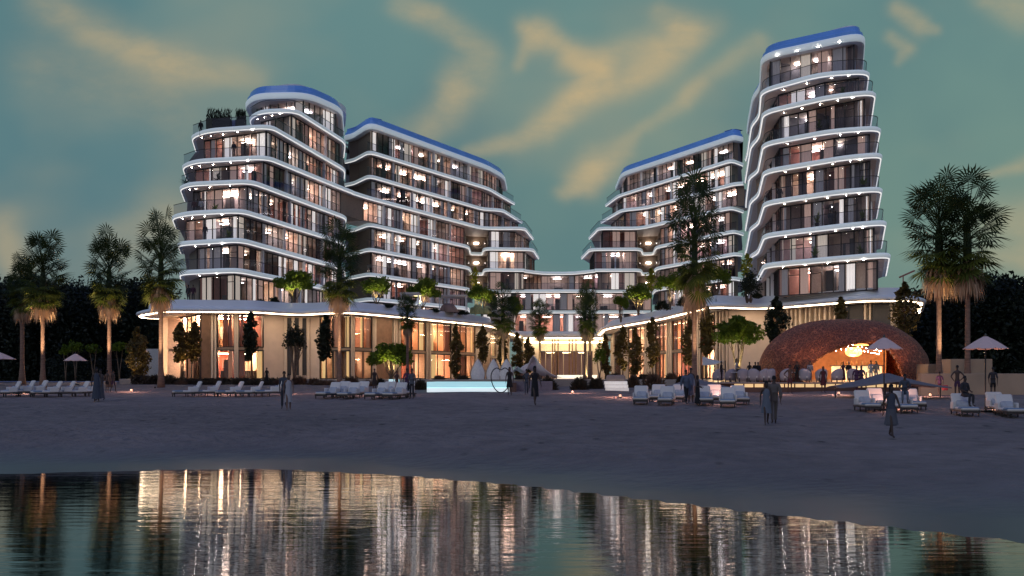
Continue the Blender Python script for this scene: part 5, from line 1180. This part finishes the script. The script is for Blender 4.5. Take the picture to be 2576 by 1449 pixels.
def body_mesh(pose):
    if pose in BODY: return BODY[pose]
    p = POSE[pose]; vs = []; ed = []; rd = []
    def add(v, r, par=None):
        vs.append(tuple(v)); rd.append(r)
        if par is not None: ed.append((par, len(vs)-1))
        return len(vs)-1
    pel = add((0, 0, .96), (.125, .10)); wa = add((0, .01, 1.10), (.115, .085), pel); ch = add((0, .015, 1.29), (.145, .105), wa); sh = add((0, .015, 1.42), (.12, .085), ch)
    nk = add((0, .005, 1.51), .05, sh); h1 = add((0, -.012, 1.585), (.062, .070), nk); h2 = add((0, -.010, 1.66), (.074, .088), h1); add((0, .0, 1.735), (.048, .058), h2); add((0, -.105, 1.625), .012, h1)
    for s, L_ in ((-1, 'L'), (1, 'R')):
        h = add(p['hip'+L_], (.082, .085), pel); k = add(p['knee'+L_], .056, h); cf = V_(p['knee'+L_]).lerp(V_(p['ank'+L_]), .35); c = add(cf+Vector((0, .012, 0)), .052, k); a = add(p['ank'+L_], .036, c); an = V_(p['ank'+L_]); add((an.x+s*.02, an.y-.15, an.z-.045), (.036, .024), a)
        s1 = add((s*.185, .01, 1.41), .055, sh); e = add(p['elb'+L_], .039, s1); w_ = add(p['wr'+L_], .026, e)
        wv = V_(p['wr'+L_]); dv = (wv-V_(p['elb'+L_])).normalized(); sd = Vector((0, -1, 0)); sd = (sd-dv*sd.dot(dv)).normalized(); th = dv.cross(sd)
        pm = add(wv+dv*.06, (.030, .016), w_)
        for f, ln in ((-.028, .075), (-.010, .088), (.009, .083), (.027, .066)):
            b0 = add(wv+dv*.10+sd*f, .009, pm); b1 = add(wv+dv*(.10+ln*.55)+sd*f+th*.012, .008, b0); add(wv+dv*(.10+ln)+sd*f+th*.03, .007, b1)
        t0 = add(wv+dv*.045-sd*-.034, .010, pm); add(wv+dv*.09+sd*.055, .008, t0)
    BODY[pose] = skin('body', vs, ed, rd, 1); return BODY[pose]
def ring_mesh(name, rows, n=14):
    q = MB(); vs = []
    for (cx_, cy_, cz_, rx, ry) in rows:
        for i in range(n): u = 2*math.pi*i/n; vs.append((cx_+rx*math.cos(u), cy_+ry*math.sin(u), cz_+.012*math.cos(u*3)*0))
    q.idx(vs, [(j*n+i, j*n+(i+1) % n, (j+1)*n+(i+1) % n, (j+1)*n+i) for j in range(len(rows)-1) for i in range(n)]); return q
GARM = {}
def garment(kind, pose):
    key = (kind, pose)
    if key in GARM: return GARM[key]
    p = POSE[pose]
    if kind in ('shirt', 'jacket', 'longcoat'):
        e = .016 if kind == 'shirt' else .035; bot = .90 if kind == 'shirt' else .82
        vs = [(0, .01, 1.02), (0, .01, bot), (0, .012, 1.15), (0, .015, 1.30), (0, .015, 1.43)]; ed = [(0, 1), (0, 2), (2, 3), (3, 4)]; rd = [(.135+e, .105+e), (.14+e, .11+e), (.125+e, .095+e), (.15+e, .11+e), (.10+e, .08+e)]
        for s, L_ in ((-1, 'L'), (1, 'R')):
            i = len(vs); wv = V_(p['elb'+L_]).lerp(V_(p['wr'+L_]), .9 if kind != 'shirt' else .05); vs += [(s*.185, .01, 1.41), tuple(p['elb'+L_]), tuple(wv)]; ed += [(4, i), (i, i+1), (i+1, i+2)]; rd += [.058+e, .046+e, .034+e]
        me = skin(kind, vs, ed, rd, 1)
    elif kind in ('trousers', 'shorts'):
        vs = [(0, 0, .96), (0, .005, 1.05)]; ed = [(0, 1)]; rd = [(.145, .12), (.135, .105)]
        for s, L_ in ((-1, 'L'), (1, 'R')):
            i = len(vs); h, k, a = V_(p['hip'+L_]), V_(p['knee'+L_]), V_(p['ank'+L_])
            if kind == 'shorts': vs += [tuple(h), tuple(h.lerp(k, .75))]; ed += [(0, i), (i, i+1)]; rd += [.102, .088]
            else: vs += [tuple(h), tuple(k), tuple(k.lerp(a, .9))]; ed += [(0, i), (i, i+1), (i+1, i+2)]; rd += [.10, .073, .062]
        me = skin(kind, vs, ed, rd, 1)
    elif kind in ('dress', 'robe', 'towel_wrap', 'skirt'):
        hem = {'dress': .50, 'robe': .16, 'towel_wrap': .42, 'skirt': .45}[kind]; wid = {'dress': .24, 'robe': .27, 'towel_wrap': .21, 'skirt': .27}[kind]
        rows = [(0, 0, hem, wid, wid*.8), (0, 0, (hem+.95)/2, (wid+.17)/2, .16), (0, 0, .96, .172, .14)]
        if kind != 'skirt': rows += [(0, .01, 1.12, .14, .115), (0, .015, 1.30, .172, .13), (0, .015, 1.42, .15, .10), (0, .01, 1.475, .075, .065)]
        q = ring_mesh(kind, rows); o = q.build(kind, m_white, None, True); me = o.data; me.materials.clear(); bpy.data.objects.remove(o)
    GARM[key] = me; return me
def cap_mesh(long):
    k = ('hair', long)
    if k not in GARM:
        q = MB(); vs = []; n = 14; rows = [(1.775, .02), (1.765, .055), (1.73, .082), (1.68, .094), (1.64, .092)]+([(1.56, .085), (1.46, .07)] if long else [])
        for z, r in rows:
            for i in range(n): u = 2*math.pi*i/n; f = 1 if math.sin(u) > -.35 or z > 1.70 else .80; vs.append((r*.92*math.cos(u)*f, .008+r*1.1*math.sin(u)*f, z))
        q.idx(vs, [(j*n+i, j*n+(i+1) % n, (j+1)*n+(i+1) % n, (j+1)*n+i) for j in range(len(rows)-1) for i in range(n)]+[tuple(range(n))]); o = q.build('hair', m_white, None, True); GARM[k] = o.data; GARM[k].materials.clear(); bpy.data.objects.remove(o)
    return GARM[k]
SK = [mat('skin_dark', (.055, .032, .024), .6), mat('skin_tan', (.16, .09, .065), .6)]
CL = dict(black=(0.0104, 0.0104, 0.0128), charcoal=(0.0290, 0.0290, 0.0348), grey=(0.0928, 0.0986, 0.1160), slate=(0.0522, 0.0638, 0.0870), white=(0.3596, 0.3596, 0.3828), cream=(0.2784, 0.2436, 0.2088), beige=(0.1276, 0.1073, 0.0957), purple=(0.0580, 0.0261, 0.0696), blue=(0.0928, 0.1160, 0.1682), navy=(0.0174, 0.0203, 0.0348), plum=(0.0464, 0.0174, 0.0348), wine=(0.0580, 0.0116, 0.0174), paleblue=(0.1276, 0.1508, 0.1856))
def cloth(c): return mat('cloth_'+c, CL[c], .9, var=.1, vs=14, bump=.25, bs=22, stretch=(1, 1, .35))
def part_from(me, name, mm, root):
    m2 = me.copy() if me.materials and me.materials[0] != mm else me
    m2.materials.clear(); m2.materials.append(mm); o = bpy.data.objects.new(name, m2); COL.objects.link(o); o.parent = root; return o
EYE = None
def person(x, yhead, yfeet, label, pose='stand', wear=(), skin_i=0, yaw=0, long=False, d=None, z=None, hair='black', h=None, group=None):
    if d is None: X, Y, zz = G(x, yfeet); d = Y
    else: X, Y = P(x, d); zz = ground(X, d) if z is None else z
    ht = h or max(1.5, min(1.95, (yfeet-yhead)*d/F))
    s = ht/1.77
    root = empty('person', (X, Y, zz if pose != 'sit' else zz), label, 'person', group, R(yaw), (s*.87, s*.87, s))
    if pose == 'sit': root.location.z = zz-.46*s
    part_from(body_mesh(pose).copy(), 'body', SK[skin_i], root); part_from(cap_mesh(long).copy(), 'hair', cloth(hair), root)
    for k, c in wear: part_from(garment(k, pose).copy(), k, cloth(c), root)
    q = MB()
    for sx in (-.03, .03): q.lathe([(.0, -.011), (.011, 0), (.0, .011)], 6, (sx, -.088, 1.665))
    q.build('eyes', mat('eye_dark', (.02, .015, .012), .3), root)
    return root
T, S_ = 'trousers', 'shirt'
person(715, 933.6, 1030, 'man in grey shirt walking arm in arm with a woman in white', 'walk', ((S_, 'slate'), (T, 'charcoal')), yaw=8)
person(726, 940, 1034, 'woman in long white gown beside a man on the sand', 'walk', (('towel_wrap', 'white'),), 1, yaw=15, long=True)
person(671, 928, 972, 'dark figure standing at the small podium steps', 'stand', (('robe', 'black'),), d=83)
person(243, 924, 1011, 'person in long pale robe, left of the close pair by the left loungers', 'stand', (('robe', 'slate'),), yaw=20, long=True)
person(253, 928, 1009, 'person in grey robe, right of the close pair by the left loungers', 'walk', (('robe', 'grey'),), yaw=-10)
person(269.6, 938, 988, 'dark bathing man left of the palm foot', 'stand', (('shorts', 'black'),), yaw=170)
person(284.6, 936, 988, 'bather in white shorts right of the palm foot', 'walk', (('shorts', 'purple'),), yaw=160)
person(942, 927, 984, 'thin dark figure standing alone near the loungers left of the pool', 'stand', (('dress', 'black'),))
person(998, 938, 990, 'dark clad woman beside the lounger by the small pool', 'stand', (('robe', 'black'),), long=True)
person(1024, 926.6, 999.5, 'man in purple shirt left of two standing by the pool', 'stand', ((S_, 'purple'), (T, 'black')), yaw=25)
person(1036, 927, 1004, 'man in grey shirt right of two standing by the pool', 'stand', ((S_, 'grey'), (T, 'charcoal')), yaw=-20)
person(1282, 923, 995, 'slim dark woman before the pool end', 'stand', (('dress', 'black'),), long=True)
person(1324.6, 928, 994, 'person in slate clothes walking behind the woman in black', 'walk', ((S_, 'slate'), (T, 'slate')))
person(1345.5, 909, 1021.5, 'tall woman in black dress walking alone across the sand', 'walk', (('towel_wrap', 'black'),), yaw=20, long=True)
person(1928, 958, 1071, 'woman in long pale blue kaftan beside a man in beige', 'walk', (('dress', 'paleblue'),), yaw=-6, long=True)
person(1947, 945, 1069, 'man in beige suit walking with a woman in a pale kaftan', 'walk', (('jacket', 'beige'), (T, 'beige')), yaw=172)
person(1726, 930, 1018, 'person in blue grey robe left of two by the big palm', 'walk', (('jacket', 'blue'), (T, 'black')), yaw=15)
person(1738, 925, 1015, 'taller person in pale robe right of two by the big palm', 'stand', (('towel_wrap', 'blue'),), yaw=-10)
person(1755, 961, 1022, 'woman in black gown bending at the loungers under the big palm', 'carry', (('robe', 'black'),), yaw=60, long=True)
person(1815, 923, 963, 'waiter in dark clothes at the left end of the deck', 'carry', ((S_, 'black'), (T, 'black')), yaw=60, d=68, z=DZ)
person(1853, 935, 963, 'diner in white shirt sitting on the deck', 'sit', ((S_, 'white'), (T, 'charcoal')), d=69.6, z=DZ+.46, yaw=70, h=1.72)
person(1885.5, 914, 957, 'lone dark slender figure on the deck left of the dark pair', 'stand', (('dress', 'black'),), d=71, z=DZ)
person(1900, 913, 957, 'man in black suit, left of the pair before the pavilion edge', 'stand', (('jacket', 'black'), (T, 'black')), d=71, z=DZ)
person(1907, 911, 957, 'man in black suit with white collar, right of the pair before the pavilion edge', 'stand', (('jacket', 'navy'), (T, 'black')), d=71.5, z=DZ)
person(1987, 921, 994, 'bare chested man in plum shorts standing in front of the deck', 'hips', (('shorts', 'plum'),), d=64)
person(2005, 922, 962, 'dark dressed guest with raised drink under the arch', 'carry', ((S_, 'black'), (T, 'black')), d=68, z=DZ)
person(2030, 915, 962, 'guest in dark jacket behind the pale blue guest', 'stand', (('jacket', 'charcoal'), (T, 'black')), d=69.5, z=DZ)
person(2038, 912, 964, 'guest in pale blue suit standing under the arch', 'stand', (('jacket', 'blue'), (T, 'blue')), d=68, z=DZ)
person(2071, 928, 995, 'woman in wine dress on the sand before the deck middle', 'stand', (('dress', 'wine'),), d=64, long=True)
person(2121, 912, 960, 'guest in plum robe before the lit bar', 'stand', (('robe', 'plum'),), d=69, z=DZ)
person(2135.5, 909, 959, 'guest in black suit with pale headscarf before the lit bar', 'stand', (('jacket', 'black'), (T, 'black')), hair='white', d=69, z=DZ)
person(2155, 928, 996, 'person in purple clothes left of two on the sand before the deck', 'walk', ((S_, 'purple'), (T, 'plum')), d=64)
person(2167, 928, 996, 'person in purple clothes right of two on the sand before the deck', 'walk', ((S_, 'purple'), ('skirt', 'purple')), d=64.2, long=True)
person(2191, 913, 968, 'guest in white shirt by the arch right end', 'stand', ((S_, 'white'), (T, 'white')), d=67.5, z=DZ)
person(2204, 913, 968, 'guest in pale suit by the arch right end', 'stand', (('jacket', 'cream'), (T, 'paleblue')), d=67.5, z=DZ)
person(2242, 966, 1103, 'nearest woman in grey dress with white hem walking towards the viewer', 'walk', (('towel_wrap', 'slate'), ('skirt', 'grey')), yaw=10, long=True)
person(2363.5, 941, 997, 'person in purple carrying a red bag by the palm trunk', 'walk', ((S_, 'purple'), ('shorts', 'wine')), yaw=165)
person(2408, 918.6, 1004, 'bare chested man in purple shorts with hands on hips', 'hips', (('shorts', 'purple'),), yaw=175)
person(2498, 923, 1004, 'slim dark man standing right of the largest parasol pole', 'walk', (('shorts', 'black'), (S_, 'charcoal')), yaw=150)
def sitter(x, y, label, wear, yaw):
    X, Y, z = G(x, y); person(x, 0, 0, label, 'sit', wear, d=Y+.1, z=z+.42, yaw=yaw, h=1.72)
sitter(2427, 1046, 'dark haired person sitting on the lounger left of the largest parasol', ((S_, 'charcoal'), (T, 'charcoal')), 20)
sitter(2276, 1038, 'person in pale wrap sitting on the lounger right of the pinkish parasol', ((S_, 'slate'), (T, 'paleblue')), -20)
# red bag held
X, Y, z = G(2371, 997); q = MB(); q.rbox((0, 0, .42), (.34, .16, .32), 0, .04); o = q.build('beach_bag', mat('red_bag', (.30, .04, .05), .8)); o.location = (X+.15, Y, z+.1); tag(o, 'red bag held beside the palm trunk at right', 'bag')
# balcony guests and potted plants on the terraces
def pot(x, d, zb, h, label, lm=None, wdt=.5):
    X, Y = P(x, d); r = random.Random(int(x*3+d)); root = empty('potted_plant', (X, Y, zb), label, 'potted plant', 'potted plants on hotel balconies'); q = MB(); q.lathe([(.16, 0), (.22, .45), (.19, .45), (.0, .42)], 10); q.build('pot', m_mull, root); q = MB()
    for _ in range(46):
        a = rdir(r, -.1, 1); l = r.uniform(.5, 1)*(h-.45); p0 = Vector((0, 0, .42)); p1 = p0+Vector((a.x*wdt, a.y*wdt, a.z))*l*.6; p2 = p1+Vector((a.x*wdt, a.y*wdt, a.z*.5-.1))*l*.4; t = a.cross(Vector((0, 0, 1))).normalized()*.05
        q.face([p0-t*.4, p0+t*.4, p1+t, p1-t]); q.face([p1-t, p1+t, p2])
    q.build('leaves', lm or m_palmlow, root)
pot(2155, 87.2, E+PODT, 2.1, 'potted plant on the lowest balcony right side of the tall tower', m_lime); pot(2050, 88.2, E+PODT, 2.0, 'bright potted plant on the lowest balcony of the tall tower', m_lime); pot(1975, 90, E+PODT, 1.6, 'slim potted plant on the lowest balcony left side of the tall tower')
pot(2165, 84.8, E+H[1]+.27, 2.0, 'dark potted plant at the right of the second balcony of the tall tower'); pot(2050, 87.2, E+H[1]+.27, 2.1, 'potted tree in the middle of the second balcony of the tall tower', m_lime)
pot(2170, 86.6, E+H[2]+.27, 2.1, 'large leaved potted plant at the right of the third balcony'); pot(2055, 89, E+H[2]+.27, 2.2, 'potted tree in the middle of the third balcony'); pot(2172, 87.8, E+H[3]+.27, 2.0, 'green potted plant at the right of the fourth balcony', m_lime)
pot(2060, 92.6, E+H[5]+.27, 1.8, 'dark potted plant in the middle of the fifth balcony'); pot(2120, 92.6, E+H[6]+.27, 1.9, 'potted plant on the second highest balcony')
pot(541, 100.6, E+H[3]+.27, 1.7, 'round lime potted plant on the left tower balcony with many guests', m_lime, .9); pot(575, 98, E+H[2]+.27, 1.9, 'green potted plant on the left tower second balcony', m_lime); pot(548, 101.6, E+H[4]+.27, 1.7, 'dark potted plant on the left tower middle balcony', m_olive, .8); pot(468, 103, E+H[4]+.27, 1.6, 'dark potted shrub at the left end of the left tower middle balcony', m_olive, .9)
for x, d, zb, w_, lab in ((505, 104.2, E+H[6]*0+H[5]*0+E*0+E+H[5]+.27, 'black', 'dark guest on the upper left tower balcony'), (588, 103, E+H[5]+.27, 'navy', 'guest in navy on the upper left tower balcony'), (488, 101.5, E+H[3]+.27, 'wine', 'guest in wine red on the crowded left tower balcony'),
        (497, 101.6, E+H[3]+.27, 'black', 'guest in black on the crowded left tower balcony'), (506, 101.2, E+H[3]+.27, 'white', 'guest in white on the crowded left tower balcony'), (516, 97.5, E+H[2]+.27, 'charcoal', 'guest in charcoal on the left tower second balcony'),
        (486, 95.3, E+PODT, 'plum', 'guest in plum, left of two on the podium terrace'), (474, 95.5, E+PODT, 'charcoal', 'guest in charcoal, right of two on the podium terrace'), (2090, 89.2, E+H[2]+.27, 'navy', 'guest in navy on the third balcony of the tall tower'), (1962, 94.6, E+H[3]+.27, 'black', 'guest in black on the fourth balcony of the tall tower'), (1950, 97.6, E+H[5]+.27, 'black', 'guest in black on the sixth balcony of the tall tower')):
    person(x, 0, 0, lab, 'stand', (('jacket', w_), (T, 'charcoal')), d=d, z=zb, h=1.75, group='guests on the hotel balconies')
# ---------------------------------------------------------------- garden spotlights
m_spotl = mat('spot_lens', (.9, .8, .6), .4, em=(1, .8, .5), es=8)
def uplight(x, d, z, energy, label, col=(1, .70, .42), ang=42, aim=None, off=1.2):
    X, Y = P(x, d); Y -= off; root = empty('garden_spotlight', (X, Y, z), label, 'spotlight', 'small garden spotlights'); q = MB(); q.lathe([(.05, 0), (.07, .10), (.07, .13)], 10); q.build('housing', m_mull, root); q = MB(); q.lathe([(.06, .12), (.0, .125)], 10); q.build('lens', m_spotl, root)
    ld = bpy.data.lights.new('spot', 'SPOT'); ld.energy = energy; ld.color = col; ld.spot_size = R(ang); ld.spot_blend = .6; ld.shadow_soft_size = .08; lo = bpy.data.objects.new('spot', ld); COL.objects.link(lo); lo.parent = root; lo.location = (0, 0, .16)
    v = Vector(aim if aim else (0, off*.9, 6)); lo.rotation_euler = v.to_track_quat('-Z', 'Y').to_euler()
gz = lambda x, d: ground(*P(x, d))
for x, d, e_, l in ((108, 74, 2300, 'spotlight at the foot of the leftmost tall palm'), (275, 75, 2000, 'spotlight at the foot of the palm before the wood'), (405, 72, 1700, 'spotlight at the foot of the palm by the podium tip'), (854, 73, 1700, 'spotlight at the foot of the palm before the left tower'), (1747, 61, 1100, 'spotlight at the foot of the big single palm'), (2362, 63, 1800, 'spotlight at the left palm of the far right pair'), (2434, 62, 1400, 'spotlight at the right palm of the far right pair')):
    uplight(x, d, gz(x, d-1.2), e_*3.0, l, ang=26)
for x, d, z, e_, l in ((740, 97, PZ, 420, 'spotlight under the roof tree below the left tower'), (947, 101, PZ, 330, 'spotlight under the roof tree at the left wing start'), (1062, 106, PZ, 380, 'spotlight under the roof tree by the pergola'), (1212, 116, PZ, 400, 'spotlight under the roof tree by the cacti'), (985, 84.5, TZ, 420, 'spotlight under the acacia left of the pool'), (1606, 114, PZ, 380, 'spotlight under the roof tree near the link'), (1686, 105, PZ, 350, 'spotlight under the roof tree left of the big palm'), (1802, 92, PZ, 330, 'spotlight under the roof tree right of the big palm'), (1856, 79, TZ, 420, 'spotlight under the acacia left of the pavilion'), (1265, 84, TZ, 450, 'spotlight under the dense short palm'), (1358, 90, TZ, 450, 'spotlight under the drooping palm left of the entrance'), (1478, 91, TZ, 500, 'spotlight under the twin palm'), (1195, 121, PZ, 300, 'spotlight under the left yellow plant'), (1638, 117, PZ, 300, 'spotlight under the right yellow plant')):
    uplight(x, d, z, e_*1.7, l, (1, .88, .42), 80, (0, 1.1, 3.0))
for x, d, e_, l in ((470, 86.5, 150, 'spotlight under the pair of golden trees'), (345, 86, 120, 'spotlight under the golden weeping tree'), (1566, 96, 110, 'spotlight under the second columnar tree'), (1641, 92, 110, 'spotlight under the tall columnar tree'), (1732, 85, 110, 'spotlight under the columnar tree by the big palm'), (2274, 78, 260, 'spotlight under the golden tree behind the pavilion')):
    uplight(x, d, TZ, e_*2.0, l, (1, .66, .30), 75, (0, 1.0, 3.0))
for x, y, l in ((1660, 1010, 'added warm lamp among loungers left of the big palm'), (1815, 1014, 'added warm lamp among loungers right of the big palm'), (2245, 1030, 'added warm lamp by the pinkish parasol'), (2500, 1036, 'added warm lamp by the largest parasol'), (560, 993, 'added warm lamp behind the podium row of loungers'), (960, 996, 'added warm lamp behind the loungers left of the pool'), (60, 992, 'added warm lamp among the leftmost loungers'), (330, 986, 'added warm lamp on the sand near the left hedge'), (730, 992, 'added warm lamp near the blank podium wall'), (868, 994, 'added warm lamp among the loungers near the tower palm'), (1440, 990, 'added warm lamp left of the white steps'), (1560, 1000, 'added warm lamp in front of the white steps'), (1960, 992, 'added warm lamp before the deck left part'), (2110, 993, 'added warm lamp before the deck middle'), (2340, 998, 'added warm lamp by the right end of the deck')):
    X, Y, z = G(x, y); root = empty('added_sand_lamp', (X, Y, z), l, 'lantern', 'added warm lamps on the sand'); q = MB(); q.lathe([(.09, .0), (.09, .05), (.0, .05)], 10); q.build('base', m_mull, root); q = MB(); q.lathe([(.07, .05), (.075, .16), (.0, .18)], 10); q.build('glow_glass', mat('sand_lamp_glow', (.9, .6, .4), .4, em=(1, .48, .30), es=1.6), root)
    ld = bpy.data.lights.new('lantern', 'POINT'); ld.energy = 75; ld.color = (1, .50, .38); ld.shadow_soft_size = .025; lo = bpy.data.objects.new('lantern', ld); COL.objects.link(lo); lo.parent = root; lo.location = (0, 0, .6)  # point light and its lantern body added for warm spill on the sand

for x, e_, l, cl in ((1935, 300, 'spotlight grazing the left shoulder of the woven pavilion', (1, .78, .40)), (2060, 420, 'added spotlight warming the crown of the woven pavilion', (1, .60, .42)), (2290, 420, 'added spotlight warming the right flank of the woven pavilion', (1, .55, .34))):
    uplight(x, 65.6, DZ, e_, l, cl, 62, (0, 4.5, 4.2), .3)  # crown and right flank spots are added to warm the woven shell
